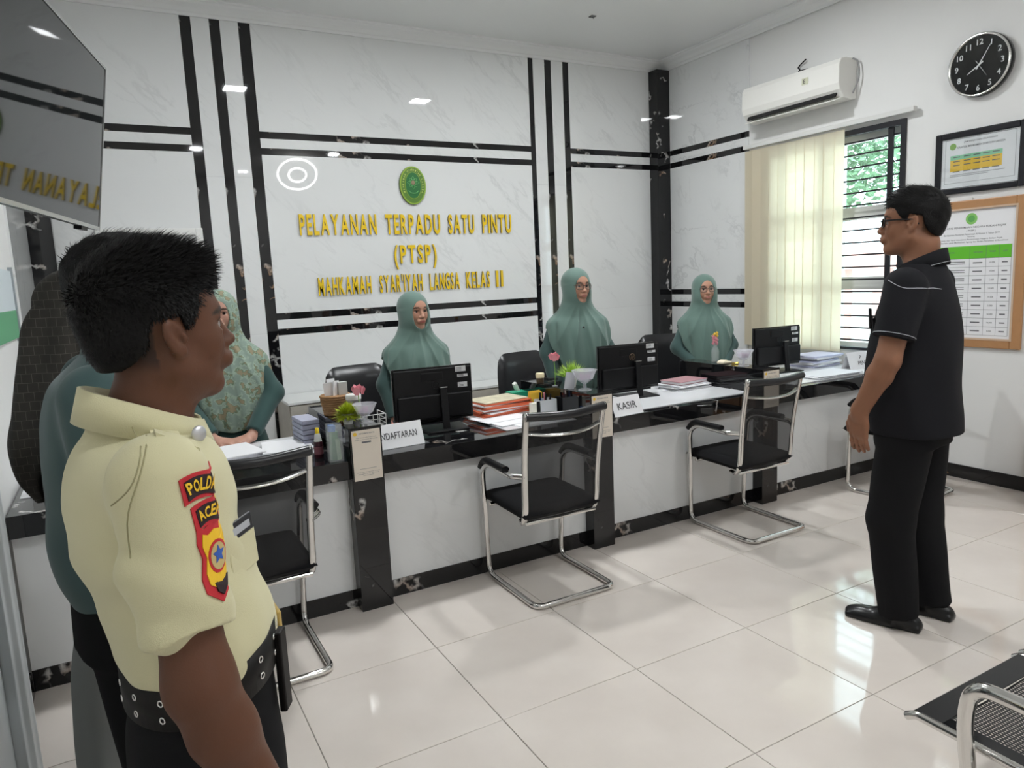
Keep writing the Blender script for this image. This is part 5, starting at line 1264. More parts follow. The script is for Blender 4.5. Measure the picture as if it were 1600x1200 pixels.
# ---------------------------------------------------------------- guard in the cream uniform shirt
def guard():
    t = thing('person', 'security guard in cream short sleeved uniform shirt, close in the left foreground, facing right', 'person', (-.986, -1.523, 0), math.radians(3))
    h = Head((-.002, 0, 1.490), .20, -.12, 0, .875)
    arms = {}
    for s_ in (-1, 1): arms[s_] = [(-.045, s_ * .178, 1.325), (-.030, s_ * .236, 1.060), (.060, s_ * .240, .80)]
    F = Field((-.2, -.33, 0), (.24, .33, 1.68), .004)
    h.sculpt(F, 1.0, chin=.008); h.neck(F, (-.042, 0, 1.335), .060)
    F.loft([(.86, -.02, 0, .09, .13), (1.0, -.02, 0, .08, .12), (1.2, -.035, 0, .09, .14), (1.32, -.045, 0, .07, .13), (1.36, -.045, 0, .05, .07)], .03)
    for s_ in (-1, 1):
        a, b, c = arms[s_]; F.cone(a, b, .046, .0375, .03); F.cone(b, (b[0] + .02, b[1], b[2] - .07), .0365, .0375, .035); F.cone((b[0] + .02, b[1], b[2] - .07), c, .0375, .026, .03)
        fingers(F, c, (.18, -s_ * .05, -1), (-.25, s_, 0), (1, 0, 0), .3, 1.0)
    core_legs(F, [(-.02, q * .08, .88) for q in (-1, 1)], [(0, q * .09, .48) for q in (-1, 1)], [(-.02, q * .10, .08) for q in (-1, 1)])
    fade = lambda x, y, z: np.clip((.012 - x) * 60, 0, 1) * np.clip((z + .062 - np.clip(-x - .02, 0, .1) * .3) * 40, 0, 1) * .75 * (np.abs(y) > .0) * np.where((x > -.035) & (z < .03), 0, 1)
    body = sdf_obj('body', F, SKIN, t, 2, h.paint((.120, .050, .027), (.135, .05, .04), hairline=fade))
    h.eyes(t)
    short_hair(h, t, HAIR, 3, .008, .060, .010, -.040, 11000, 1.0, .026)
    # trousers
    F = Field((-.22, -.3, 0), (.22, .3, 1.05), .006)
    F.loft([(.80, -.008, 0, .115, .170), (.93, -.004, 0, .106, .164), (1.03, -.002, 0, .098, .156)], .02)
    for s_ in (-1, 1): F.cone((-.012, s_ * .082, .84), (.0, s_ * .092, .45), .098, .076, .03); F.cone((0, s_ * .092, .45), (-.015, s_ * .10, .05), .076, .072, .03, flat=True)
    wrinkle(F, 5, .004, (8, 24)); tr = sdf_obj('trousers', F, BLKTR, t, 2)
    # shirt
    F = Field((-.26, -.34, .90), (.22, .34, 1.46), .004)
    def fold(th, Z): return 1 + .018 * np.sin(5 * th + 9 * Z) * np.clip((1.25 - Z) * 4, 0, 1) + .012 * np.sin(11 * th - 14 * Z) * np.clip((1.2 - Z) * 4, 0, 1)
    F.loft([(.985, -.002, 0, .098, .154), (1.012, -.002, 0, .112, .170), (1.05, -.004, 0, .114, .172), (1.11, -.016, 0, .111, .167), (1.19, -.036, 0, .113, .174), (1.27, -.043, 0, .112, .182), (1.315, -.045, 0, .098, .178), (1.338, -.046, 0, .084, .135), (1.352, -.047, 0, .072, .088), (1.372, -.047, 0, .060, .066)], .02, fold)
    for s_ in (-1, 1):
        F.cone((-.047, s_ * .060, 1.318), (-.045, s_ * .168, 1.315), .030, .054, .03)
        F.cone((-.042, s_ * .172, 1.315), (-.034, s_ * .226, 1.128), .061, .0525, .010, flat=True)
        F.cone((-.064, s_ * .205, 1.21), (-.054, s_ * .232, 1.15), .042, .036, .012)
    f = noise3(8, 6, (14, 40)); F.F += (.0065 * f(F.ax[0][:, None, None], F.ax[1][None, :, None], F.ax[2][None, None, :])).astype(np.float32)
    # diagonal drag folds under the arm
    X, Y, Z = F.ax[0][:, None, None], F.ax[1][None, :, None], F.ax[2][None, None, :]
    F.F += (.006 * np.sin(62 * (X * .6 + Z) + 20 * Y) * np.clip((1.26 - Z) * 8, 0, 1) * np.clip((Z - 1.08) * 10, 0, 1)).astype(np.float32)
    sh = sdf_obj('shirt', F, CREAM, t, 2); bv = bvh_of(sh)
    # collar
    band((-.038, 0), .074, .066, lambda a: 1.348 - .030 * math.cos(a), lambda a: 1.396 - .030 * math.cos(a) - .006 * max(0, math.cos(a)), .006, 'collar', CREAM, sh, 48, math.radians(14), math.radians(346), grow=lambda a: .014)
    bd = MB().lathe([(.0001, .004), (.010, .0035), (.012, .001), (.012, 0)], n=20, axis='X').build('collar_badge', mat('badge_silver', (.6, .6, .62, 1), .3, .7), sh, loc=(.022, -.076, 1.350), rot=(0, 0, math.radians(-62)))
    # shoulder strap
    for s_ in (-1, 1):
        v = []; n = 10
        for i in range(n + 1):
            u = i / n
            for w in (-1, 1):
                p = Vector((-.022 + .004 * u + w * (.018 + .006 * u), s_ * (.072 + .118 * u), 1.6)); q = bv.ray_cast(p, Vector((0, 0, -1))); z = q[0].z if q[0] else 1.35; v += [(p.x, p.y, z + .005), (p.x, p.y, z - .002)]
        f = []
        for i in range(n): a = i * 4; f += [(a, a + 4, a + 6, a + 2), (a + 1, a + 3, a + 7, a + 5), (a, a + 1, a + 5, a + 4), (a + 2, a + 6, a + 7, a + 3)]
        f += [(0, 2, 3, 1), (n * 4, n * 4 + 1, n * 4 + 3, n * 4 + 2)]
        MB().add(v, f).build('shoulder_strap', CREAM, sh)
    seam(bv, [(-.075, -.5, 1.40), (-.06, -.5, 1.375), (-.075, -.5, 1.33), (-.10, -.5, 1.30)], (0, 1, 0), .0011, 'yoke_seam', mat('seam_olive', (.36, .33, .18, 1), .8), sh)
    seam(bv, [(-.048, -.5, 1.385), (-.066, -.5, 1.34), (-.085, -.5, 1.29), (-.088, -.5, 1.24)], (0, 1, 0), .0011, 'armhole_seam', MATS['seam_olive'], sh)
    # sleeve patches, laid on the cloth
    RB, BK, YL = mat('patch_red', (.52, .02, .03, 1), .7), mat('patch_black', (.02, .008, .01, 1), .7), mat('patch_yellow', (.85, .52, .02, 1), .6)
    def on_cloth(p2, lift):
        q = bv.ray_cast(Vector((p2[0], -.6, p2[1])), Vector((0, 1, 0)))
        return (q[0] + q[1] * lift) if q[0] is not None and q[0].y < -.12 else Vector((p2[0], -.20, p2[1]))
    def patch(outline, lift, m, name, parent):
        c = np.mean(outline, 0); mb = MB(); n = len(outline); R_ = 5; v = [on_cloth(c, lift)]
        for k in range(1, R_ + 1):
            for p in outline: v.append(on_cloth(c + (np.array(p) - c) * k / R_, lift if k < R_ or lift < .001 else lift))
        f = [(0, 1 + i, 1 + (i + 1) % n) for i in range(n)]
        for k in range(R_ - 1): f += [(1 + k * n + i, 1 + (k + 1) * n + i, 1 + (k + 1) * n + (i + 1) % n, 1 + k * n + (i + 1) % n) for i in range(n)]
        edge = [on_cloth(p, 0.0) for p in outline]; b0 = len(v); v += edge; l0 = 1 + (R_ - 1) * n
        f += [(l0 + i, b0 + i, b0 + (i + 1) % n, l0 + (i + 1) % n) for i in range(n)]
        return mb.add(v, f).build(name, m, parent)
    def arc(cx, cz, w, h, bow, tilt, inset=0.0):
        up, dn = [], []
        for i in range(9):
            u = i / 8 * 2 - 1; x = cx + u * (w / 2 - inset); z = cz - bow * u * u - tilt * u; up.append((x, z + h / 2 - inset)); dn.append((x - .003 * u, z - h / 2 + inset))
        return dn + up[::-1]
    def arc_text(s, cx, cz, w, bow, tilt, hh, parent):
        mb = MB(); n = len(s)
        for i, ch in enumerate(s):
            u = ((i + .5) / n * 2 - 1); v, f, _ = text_geo(ch, .03); lo, hi = v.min(0), v.max(0); ws = w / n * .86; x0 = cx + u * w / 2; z0 = cz - bow * u * u - tilt * u
            ang = math.atan2(-2 * bow * u - tilt, w / 2); P2 = [((p[0] - lo[0]) / (hi[0] - lo[0]) * ws - ws / 2, (p[1] - lo[1]) / (hi[1] - lo[1]) * hh - hh / 2) for p in v]
            mb.add([on_cloth((x0 + a * math.cos(ang) - b * math.sin(ang), z0 + a * math.sin(ang) + b * math.cos(ang)), .0052) for a, b in P2], f)
        return mb.build('patch_lettering', YL, parent)
    x0 = -.004
    p = patch(arc(x0 + .0015, 1.312, .050, .032, .007, .003), .0025, RB, 'arm_patch', sh); patch(arc(x0 + .0015, 1.312, .050, .032, .007, .003, .0045), .0038, BK, 'patch_field', sh); arc_text('POLDA', x0 + .0015, 1.3125, .038, .005, .003, .015, sh)
    patch(arc(x0 + .006, 1.277, .041, .030, .006, .002), .0025, RB, 'arm_patch', sh); patch(arc(x0 + .006, 1.277, .041, .030, .006, .002, .0045), .0038, BK, 'patch_field', sh); arc_text('ACEH', x0 + .006, 1.2775, .030, .004, .002, .013, sh)
    shield = [(-.018, .040), (-.010, .036), (0, .041), (.010, .036), (.018, .040), (.020, .022), (.016, .004), (.020, -.018), (.017, -.034), (.008, -.042), (0, -.050), (-.008, -.042), (-.017, -.034), (-.020, -.018), (-.016, .004), (-.020, .022)]
    sc = lambda k, dz=0, src=shield: [(x0 + .008 + a * k, 1.222 + dz + b * k * (.98 if k > .9 else 1)) for a, b in src]
    patch(sc(1.06), .0025, RB, 'arm_patch', sh); patch(sc(.80), .0038, YL, 'patch_field', sh)
    patch([(x0 + .008 + .012 * math.cos(a), 1.222 + .020 * math.sin(a)) for a in np.linspace(0, 6.283, 20)[:-1]], .0045, RB, 'patch_ring', sh)
    patch([(x0 + .008 + .0095 * math.cos(a), 1.222 + .0165 * math.sin(a)) for a in np.linspace(0, 6.283, 20)[:-1]], .0052, mat('patch_gold', (.55, .42, .18, 1), .6), 'patch_oval', sh)
    patch([(x0 + .008 + (.0075 if k % 2 == 0 else .0035) * math.cos(k * PI / 5 + PI / 2), 1.224 + (.0115 if k % 2 == 0 else .0055) * math.sin(k * PI / 5 + PI / 2)) for k in range(10)], .006, mat('patch_blue', (.03, .10, .42, 1), .5), 'patch_star', sh)
    patch([(x0 + .008 + a, 1.188 + b) for a, b in ((-.009, .006), (.009, .006), (.006, -.004), (0, -.010), (-.006, -.004))], .0048, BK, 'patch_base', sh)
    # chest pocket, name tag
    MB().obox((.060, -.090, 1.205), (.005, .075, .026), (0, -.12, math.radians(-38))).build('name_tag', mat('tag_black', (.02, .02, .025, 1), .4), sh, bevel=.002)
    MB().obox((.0628, -.0915, 1.205), (.002, .05, .010), (0, -.12, math.radians(-38))).build('tag_lettering', STITCH, sh)
    MB().obox((.062, -.091, 1.165), (.005, .085, .055), (0, -.05, math.radians(-36))).build('pocket_flap', CREAM, sh, bevel=.003)
    # belt
    zb = lambda a: .968 + .020 * math.cos(a)
    bt = band((-.002, 0), .106, .166, zb, lambda a: zb(a) + .058, .007, 'belt', BELT, t, 64)
    for a in [math.radians(d) for d in (-20, -34, -56, -80, -104, -128, -150, -172)]:
        for dz in (.017, .042):
            c, s_ = math.cos(a), math.sin(a); ctr = Vector((-.002 + .1135 * c, .1735 * s_, zb(a) + dz)); nn_ = Vector((c / .12, s_ / .17, 0)).normalized(); tt = Vector((-nn_.y, nn_.x, 0))
            MB().tube([ctr + (tt * math.cos(2 * PI * i / 12) + Vector((0, 0, 1)) * math.sin(2 * PI * i / 12)) * .0042 for i in range(12)], .0014, 5, closed=True).build('eyelet', CHROME, bt)
    MB().obox((.103, -.085, .965), (.012, .028, .13), (0, .0, math.radians(-32))).build('hanging_strap', BELT, bt, bevel=.003)
    MB().obox((.116, -.01, 1.005), (.008, .05, .062), (0, 0, 0)).build('buckle', mat('brass', (.62, .45, .16, 1), .35, .7), bt, bevel=.003)
    shoes(t, [(.02, -.10, -.08), (.02, .10, .08)])
guard()

# ---------------------------------------------------------------- man in teal behind the guard
def teal_man():
    t = thing('person', 'man in teal long sleeved shirt standing behind the guard', 'person', (-1.050, -.93, 0), math.radians(2))
    h = Head((.040, 0, 1.548), 0, .03)
    F = Field((-.24, -.33, 0), (.24, .33, 1.70), .006)
    h.sculpt(F); h.neck(F, (.005, 0, 1.39), .052)
    F.loft([(.86, -.03, 0, .09, .13), (1.05, -.04, 0, .08, .12), (1.25, -.05, 0, .08, .14), (1.35, -.04, 0, .06, .11), (1.40, -.01, 0, .045, .055)], .03)
    for s_ in (-1, 1):
        F.cone((-.05, s_ * .18, 1.36), (-.05, s_ * .23, 1.06), .045, .036, .03); F.cone((-.05, s_ * .23, 1.06), (.05, s_ * .20, .83), .036, .026, .02); fingers(F, (.05, s_ * .20, .83), (.3, -s_ * .1, -1), (-.2, s_, 0), (1, 0, 0), .3)
    core_legs(F, [(-.03, q * .08, .88) for q in (-1, 1)], [(-.01, q * .09, .48) for q in (-1, 1)], [(-.03, q * .10, .08) for q in (-1, 1)])
    sdf_obj('body', F, SKIN, t, 2, h.paint((.25, .12, .07), (.25, .1, .08)))
    h.eyes(t); short_hair(h, t, HAIR, 12, .012, .055, .012, -.05, 2500)
    F = Field((-.22, -.3, 0), (.2, .3, 1.0), .007)
    F.loft([(.80, -.035, 0, .118, .170), (.90, -.035, 0, .115, .168), (.98, -.035, 0, .110, .160)], .02)
    for s_ in (-1, 1): F.cone((-.03, s_ * .082, .84), (-.01, s_ * .092, .45), .098, .074, .03); F.cone((-.01, s_ * .092, .45), (-.02, s_ * .10, .05), .074, .070, .03, flat=True)
    wrinkle(F, 6, .005, (8, 22)); sdf_obj('trousers', F, BLKTR, t, 2)
    F = Field((-.26, -.34, .84), (.24, .34, 1.48), .0055)
    F.loft([(.90, -.035, 0, .112, .168), (.95, -.035, 0, .130, .182), (1.02, -.040, 0, .134, .184), (1.12, -.045, 0, .122, .178), (1.24, -.050, 0, .113, .182), (1.32, -.048, 0, .104, .186), (1.37, -.040, 0, .090, .175), (1.41, -.015, 0, .074, .12), (1.445, .005, 0, .060, .064)], .02, lambda th, Z: 1 + .015 * np.sin(6 * th + 12 * Z))
    for s_ in (-1, 1):
        F.cone((-.052, s_ * .175, 1.355), (-.05, s_ * .232, 1.06), .066, .052, .03); F.cone((-.05, s_ * .232, 1.06), (.04, s_ * .203, .85), .050, .040, .02, flat=True)
    wrinkle(F, 9, .005, (14, 40)); sh = sdf_obj('shirt', F, TEALS, t, 2)
    band((.015, 0), .068, .062, lambda a: 1.398 - .028 * math.cos(a), lambda a: 1.450 - .030 * math.cos(a), .006, 'collar', TEALS, sh, 40, .25, 2 * PI - .25, grow=.012)
    MB().obox((-.035, -.13, 1.412), (.034, .10, .008), (.30, 0, 0)).build('shoulder_strap', TEALS, sh, bevel=.003); MB().lathe([(.0001, .004), (.006, .002), (.006, 0)], (-.035, -.10, 1.424), 10).build('strap_button', BLKPL, sh)
    shoes(t, [(0, -.10, 0), (0, .10, 0)])
teal_man()

# ---------------------------------------------------------------- veiled women
def weave_pattern(name, base, line, sc, kind='grid'):
    m, N, L, b = nm(name); b.inputs['Roughness'].default_value = .8
    if kind == 'grid':
        v = coords(N, L, 'Object', (0, 0, 0), (1, 1, 1)); br = N.new('ShaderNodeTexBrick'); br.inputs['Scale'].default_value = sc; br.inputs['Mortar Size'].default_value = .012; br.inputs['Color1'].default_value = base; br.inputs['Color2'].default_value = tuple(c * 1.3 for c in base[:3]) + (1,); br.inputs['Mortar'].default_value = line; br.inputs['Brick Width'].default_value = .5; br.inputs['Row Height'].default_value = .5
        mp = N.new('ShaderNodeMapping'); mp.inputs['Rotation'].default_value = (PI / 2, 0, 0); L.new(v, mp.inputs[0]); L.new(mp.outputs[0], br.inputs['Vector']); L.new(br.outputs['Color'], b.inputs['Base Color'])
    else:
        v = coords(N, L); n = N.new('ShaderNodeTexNoise'); n.inputs['Scale'].default_value = sc; n.inputs['Detail'].default_value = 3; L.new(v, n.inputs['Vector'])
        r = N.new('ShaderNodeValToRGB'); e = r.color_ramp.elements; e[0].position = .44; e[0].color = base; e[1].position = .60; e[1].color = line
        x = e.new(.52); x.color = (.30, .38, .30, 1); x = e.new(.56); x.color = (.10, .16, .10, 1); L.new(n.outputs[0], r.inputs[0]); L.new(r.outputs[0], b.inputs['Base Color'])
    return m
def woman(label, x, y, rz, H, head_yaw=0., head_pitch=0., skin=(.46, .25, .17), lip=(.40, .15, .13), hj=None, dress=None, drape=1.0, hem_f=.40, hem_s=.24, hands='front', gl=None, seed=1, width=1.0, slim=1.0, lower=None, hsc=.99):
    t = thing('person', label, 'person', (x, y, 0), rz); hj = hj or SAGE; dress = dress or DRESS
    hz = H - .125; h = Head((.0, 0, hz), head_yaw, head_pitch, 0, hsc); sw = .160 * width; zs = H - .305
    # hand positions
    if hands == 'counter': el = .20; W = {s_: ((.24, s_ * .085, .775)) for s_ in (-1, 1)}; E_ = {s_: (.06, s_ * .235, .98) for s_ in (-1, 1)}
    elif hands == 'front': W = {s_: (.17, s_ * .07, zs - .46) for s_ in (-1, 1)}; E_ = {s_: (-.01, s_ * (sw + .062), zs - .27) for s_ in (-1, 1)}
    else: W = {s_: (.07, s_ * (sw + .03), zs - .50) for s_ in (-1, 1)}; E_ = {s_: (-.02, s_ * (sw + .055), zs - .27) for s_ in (-1, 1)}
    F = Field((-.22, -.33, 0), (.40, .33, H + .02), .0045)
    h.sculpt(F, .95, ears=False, fat=.004); h.neck(F, (-.03, 0, zs + .03), .046)
    F.loft([(.80, -.01, 0, .09, .12), (.95, -.015, 0, .08, .11), (zs - .12, -.02, 0, .085, .13), (zs - .03, -.03, 0, .06, .10), (zs + .03, -.03, 0, .045, .055)], .03)
    for s_ in (-1, 1):
        a = (-.025, s_ * (sw - .025), zs - .05); F.cone(a, E_[s_], .032, .030, .03); F.cone(E_[s_], W[s_], .032, .022, .02)
        if hands == 'counter': fingers(F, W[s_], (.45, -s_ * .9, -.12), (.25, 0, 1), (1, 0, .1), .45, .90)
        elif hands == 'front': fingers(F, W[s_], (.35, -s_ * .8, -.45), (1, 0, .4), (0, 0, 1), .3, .88)
        else: fingers(F, W[s_], (.2, 0, -1), (-.2, s_, 0), (1, 0, 0), .3, .88)
    core_legs(F, [(-.01, q * .075, .84) for q in (-1, 1)], [(0, q * .08, .46) for q in (-1, 1)], [(-.02, q * .08, .07) for q in (-1, 1)], (.07, .045, .032))
    sdf_obj('body', F, SKIN, t, 2, h.paint(skin, lip))
    h.eyes(t)
    # tunic and skirt
    F = Field((-.28, -.36, .03), (.36, .36, zs + .06), .0065)
    zw = zs - .38
    F.loft([(.04, 0, 0, .175, .21), (.35, 0, 0, .165, .20), (.70, -.005, 0, .15 * slim, .19 * slim), (zw, -.01, 0, .125 * slim, .155 * slim), (zs - .15, -.008, 0, .130 * slim, .165 * slim), (zs - .06, -.015, 0, .10, sw), (zs - .015, -.02, 0, .07, .10), (zs + .03, -.03, 0, .05, .05)], .02, lambda th, Z: 1 + .03 * np.sin(7 * th + seed) * np.clip((.95 - Z) * 2, 0, 1))
    for s_ in (-1, 1): F.cone((-.010, s_ * (sw - .012), zs - .060), E_[s_], .046, .054, .03); w_ = np.array(E_[s_]) * .12 + np.array(W[s_]) * .88; F.cone(E_[s_], w_, .055, .043, .03, flat=True)
    wrinkle(F, seed, .005, (12, 34)); tu = sdf_obj('tunic', F, dress, t, 2)
    if lower: tu.data.materials.append(lower); zc = np.empty(len(tu.data.polygons) * 3); tu.data.polygons.foreach_get('center', zc); zc = zc.reshape(-1, 3)[:, 2]; tu.data.polygons.foreach_set('material_index', (zc < .88).astype(np.int32))
    # hijab
    zl = hz - hem_f - .12
    F = Field((-.28, -.34, zl - .03), (.30, .34, H + .05), .0042)
    h.ell(F, (-.016, 0, .030), (.113, .097, .104), .02); h.ell(F, (.014, 0, -.035), (.087, .094, .095), .03)
    d = drape
    def fold(th, Z):
        a = np.clip((hz - .10 - Z) / .25, 0, 1); return 1 + a * (.060 * (np.abs(np.sin(3.5 * th + seed * 2.1 + 2 * Z)) - .6) + .040 * (np.abs(np.sin(6.5 * th - seed + 4 * Z)) - .6) + .014 * np.sin(19 * th + seed))
    def hem(th): return hz - .12 - (hem_s + (hem_f - hem_s) * np.clip(np.cos(th), 0, 1) ** 1.5 + (.06) * np.clip(-np.cos(th), 0, 1))
    F.loft([(zl, .0, 0, .155 * d, .195 * d), (hz - .44, .0, 0, .155 * d, (sw + .062) * d), (hz - .36, -.004, 0, .150 * d, (sw + .070) * d), (hz - .28, -.010, 0, .140, sw + .064), (hz - .228, -.016, 0, .126, sw + .048), (hz - .195, -.018, 0, .114, sw + .012), (hz - .155, -.016, 0, .104, .134), (hz - .115, -.012, 0, .098, .112), (hz - .06, -.008, 0, .095, .098), (hz, -.010, 0, .08, .088)], .03, fold, hem=hem)
    # drapery lines from the chin fanning over the chest
    X, Y, Z = F.ax[0][:, None, None], F.ax[1][None, :, None], F.ax[2][None, None, :]
    ang = np.arctan2(Y, (hz - .07 - Z)); F.F += (.010 * (np.abs(np.sin(ang * 9 + seed)) - .6) * np.clip((X - .02) * 14, 0, 1) * np.clip((hz - .12 - Z) * 9, 0, 1)).astype(np.float32)
    h.ell(F, (.108, 0, -.012), (.078, .060, .080), .008, 's'); h.ell(F, (.10, 0, -.048), (.062, .052, .060), .008, 's')
    hb = sdf_obj('hijab', F, hj, t, 2); bv = bvh_of(hb)
    if gl: glasses(h, t, gl, (.0255, .0205), .0335, .106, 2.6, True, .0022)
    return t, h, hb, bv
R90 = math.radians(-90)
FLORAL = weave_pattern('floral_hijab', (.20, .265, .222, 1), (.25, .21, .13, 1), 24, 'floral')
woman('woman in pale floral hijab resting clasped hands on the counter, partly behind the guard', -.545, 1.50, R90 - .10, 1.552, -.12, .0, (.50, .28, .21), hj=FLORAL, dress=mat('deep_teal_suit', (.022, .062, .057, 1), .8, bump=.2, bscale=600, sheen=.2), hands='counter', seed=2, hem_f=.52, hem_s=.30, width=1.05)
_, _, hb, bv = woman('young woman in sage hijab standing behind the first monitor', .625, 1.62, R90 - .05, 1.487, .22, .0, (.49, .265, .185), (.32, .08, .075), seed=3, hem_f=.46, hem_s=.15, hands='side', slim=.92)
GF = mat('glasses_bronze', (.10, .075, .06, 1), .3, .3)
_, _, hb, bv = woman('woman with glasses and buttoned sage hijab behind the KASIR sign', 1.79, 1.49, R90 - .26, 1.590, .22, .0, (.48, .26, .18), seed=5, hem_f=.62, hem_s=.15, hands='side', gl=GF, width=1.04, hsc=1.0)
q = bv.ray_cast(Vector((.6, 0, 1.19)), Vector((-1, 0, 0)))
if q[0]: MB().lathe([(.0001, .006), (.006, .004), (.008, 0)], n=14, axis='X').build('brooch', mat('brooch', (.05, .05, .05, 1), .2, .6), hb, loc=q[0])
_, _, hb, bv = woman('smiling older woman with glasses and sage hijab beside the corner column', 3.13, 1.64, R90 - .40, 1.502, -.10, -.08, (.46, .25, .17), (.36, .13, .11), seed=8, hem_f=.60, hem_s=.15, hands='front', gl=GF, slim=.95)
q = bv.ray_cast(Vector((.6, 0, 1.02)), Vector((-1, 0, 0)))
if q[0]: MB().lathe([(.0001, .006), (.005, .004), (.006, 0)], n=14, axis='X').build('brooch', mat('brooch_gold', (.6, .5, .3, 1), .2, .8), hb, loc=q[0])

# woman in the dark patterned shawl behind the man in teal
PAT = weave_pattern('patterned_shawl', (.030, .027, .022, 1), (.11, .10, .085, 1), 21.0)
GREYSK = mat('grey_skirt', (.30, .31, .30, 1), .8, bump=.2, bscale=500)
def shawl_woman():
    t, h, hb, bv = woman('woman in dark patterned shawl and grey skirt standing beyond the man in teal', -1.115, -.33, math.radians(2), 1.625, 0, 0, hj=PAT, dress=mat('dark_tunic', (.05, .05, .045, 1), .8), seed=11, hem_f=.40, hem_s=.42, hands='front', lower=GREYSK, drape=1.0, width=1.0, slim=.78)
    # the shawl's loose tail hanging down the back
    F = Field((-.34, -.22, .95), (.12, .22, 1.62), .006)
    F.loft([(.985, -.170, 0, .012, .014), (1.06, -.185, 0, .032, .085), (1.14, -.165, 0, .065, .14), (1.25, -.13, 0, .078, .15), (1.40, -.08, 0, .092, .13), (1.50, -.05, 0, .092, .11), (1.58, -.02, 0, .06, .07)], .02, lambda th, Z: 1 + .10 * np.sin(5 * th + 6 * Z))
    sdf_obj('shawl_tail', F, PAT, t, 2)
    shoes(t, [(.02, -.08, 0), (.02, .08, 0)])
shawl_woman()

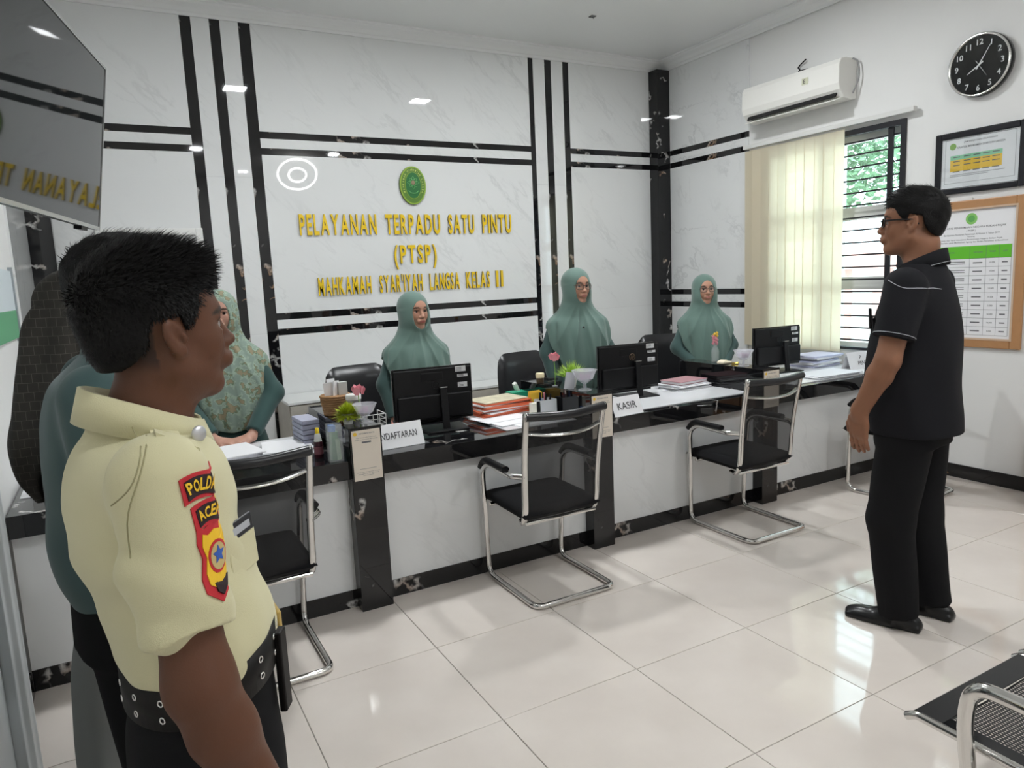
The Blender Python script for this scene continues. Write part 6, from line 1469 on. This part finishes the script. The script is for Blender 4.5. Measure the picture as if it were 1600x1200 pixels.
# ---------------------------------------------------------------- man in black on the right
def black_man():
    t = thing('person', 'man in black short sleeved shirt and glasses standing on the right, facing left', 'person', (1.83, -.92, 0), math.radians(108))
    h = Head((.03, .0, 1.690), math.radians(12), -.07, 0, 1.04)
    A = {1: [(-.01, .205, 1.445), (.025, .285, 1.165), (.125, .275, .955)], -1: [(-.01, -.205, 1.445), (.0, -.285, 1.165), (.10, -.27, .93)]}
    F = Field((-.26, -.36, 0), (.32, .36, 1.83), .005)
    h.sculpt(F, 1.15, fat=.004); h.neck(F, (-.02, 0, 1.50), .062)
    F.ell(h.p((-.055, 0, -.075)), (.05, .06, .05), None, .03)
    F.loft([(.86, 0, 0, .11, .15), (1.1, .01, 0, .11, .15), (1.3, 0, 0, .10, .16), (1.46, -.01, 0, .07, .15), (1.53, -.015, 0, .05, .07)], .03)
    for s_ in (-1, 1):
        a, b, c = A[s_]; F.cone(a, b, .055, .046, .03); m_ = np.array(b) * .72 + np.array(c) * .28; F.cone(b, m_, .045, .047, .02); F.cone(m_, c, .047, .031, .02)
        fingers(F, c, (.05, -s_ * .10, -1), (.35, s_ * .9, 0), (.9, -s_ * .3, 0), .22, 1.08)
    core_legs(F, [(0, q * .09, .9) for q in (-1, 1)], [(.01, q * .095, .5) for q in (-1, 1)], [(-.06 + .04 * q, q * .095, .09) for q in (-1, 1)])
    st = lambda x, y, z: np.clip((-.008 - x) * 50, 0, 1) * np.clip((z + .04) * 40, 0, 1) * .6 * np.where((x > -.04) & (z < .03), 0, 1)
    sdf_obj('body', F, SKIN, t, 2, h.paint((.27, .125, .072), (.20, .085, .07), hairline=st))
    h.eyes(t); short_hair(h, t, HAIR, 21, .010, .062, .010, -.045, 3500, .9, .012)
    glasses(h, t, mat('glasses_black', (.012, .012, .014, 1), .25), (.025, .0165), .033, .104, 5.0, True, .0034, .004)
    mb = MB()
    F = Field((-.26, -.32, .02), (.26, .32, 1.0), .007)
    F.loft([(.80, 0, 0, .145, .185), (.90, 0, 0, .145, .185), (.98, 0, 0, .135, .175)], .02)
    legs = {1: ((.0, .092, .84), (.045, .100, .47), (.0, .100, .055)), -1: ((-.01, -.092, .84), (-.01, -.098, .47), (-.075, -.105, .055))}
    for s_ in (-1, 1): a, b, c = legs[s_]; F.cone(a, b, .108, .092, .03); F.cone(b, c, .092, .080, .03, flat=True)
    wrinkle(F, 14, .006, (8, 24)); sdf_obj('trousers', F, BLKTR, t, 2)
    F = Field((-.27, -.38, .80), (.30, .38, 1.60), .0055)
    F.loft([(.845, -.008, 0, .176, .212), (.90, -.004, 0, .178, .214), (1.02, .006, 0, .178, .208), (1.15, .006, 0, .172, .204), (1.28, -.002, 0, .158, .204), (1.38, -.008, 0, .135, .206), (1.45, -.012, 0, .110, .195), (1.50, -.015, 0, .088, .14), (1.535, -.016, 0, .074, .085)], .02, lambda th, Z: 1 + .012 * np.sin(6 * th + 10 * Z))
    for s_ in (-1, 1):
        a, b, c = A[s_]; e = np.array(a) * .30 + np.array(b) * .70; F.cone(a, e, .078, .076, .03, flat=True)
    wrinkle(F, 15, .006, (10, 30)); sh = sdf_obj('shirt', F, BLKSH, t, 2); bv = bvh_of(sh)
    band((-.012, 0), .082, .078, lambda a: 1.498 - .030 * math.cos(a), lambda a: 1.553 - .036 * math.cos(a), .006, 'collar', BLKSH, sh, 40, .22, 2 * PI - .22, grow=.014)
    mb = MB(); pts = []
    for i in range(25):
        a = math.radians(20 + 320 * i / 24); pts.append((-.012 + (.082 + .0175) * math.cos(a), (.078 + .0175) * math.sin(a), 1.506 - .030 * math.cos(a)))
    mb.tube(pts, .0016, 5).build('collar_stitch', STITCH, sh)
    seam(bv, [(.04, .6, 1.475), (-.02, .6, 1.445), (-.075, .6, 1.44), (-.11, .6, 1.43)], (0, -1, 0), .0016, 'yoke_stitch', STITCH, sh, .001)
    a, b, c = [np.array(v) for v in A[1]]; e = a * .34 + b * .66; ax_ = (b - a) / np.linalg.norm(b - a); u = np.cross(ax_, (0, 1, 0)); u /= np.linalg.norm(u); v = np.cross(ax_, u)
    ring = []
    for i in range(28):
        q = 2 * PI * i / 28; d = u * math.cos(q) + v * math.sin(q); hit = bv.ray_cast(Vector(e + d * .16), Vector(-d)); ring.append(hit[0] if hit[0] is not None else Vector(e + d * .077))
    MB().tube(ring, .0017, 5, closed=True).build('sleeve_stitch', STITCH, sh)
    MB().obox((.135, .10, 1.27), (.012, .075, .10), (0, .08, .45)).build('chest_pocket', BLKSH, sh, bevel=.004); MB().obox((.146, .105, 1.315), (.010, .022, .085), (0, .05, .5)).build('pocket_pen_case', BLKPL, sh, bevel=.003)
    shoes(t, [(.050, .097, .02), (-.030, -.105, -.12)])
black_man()
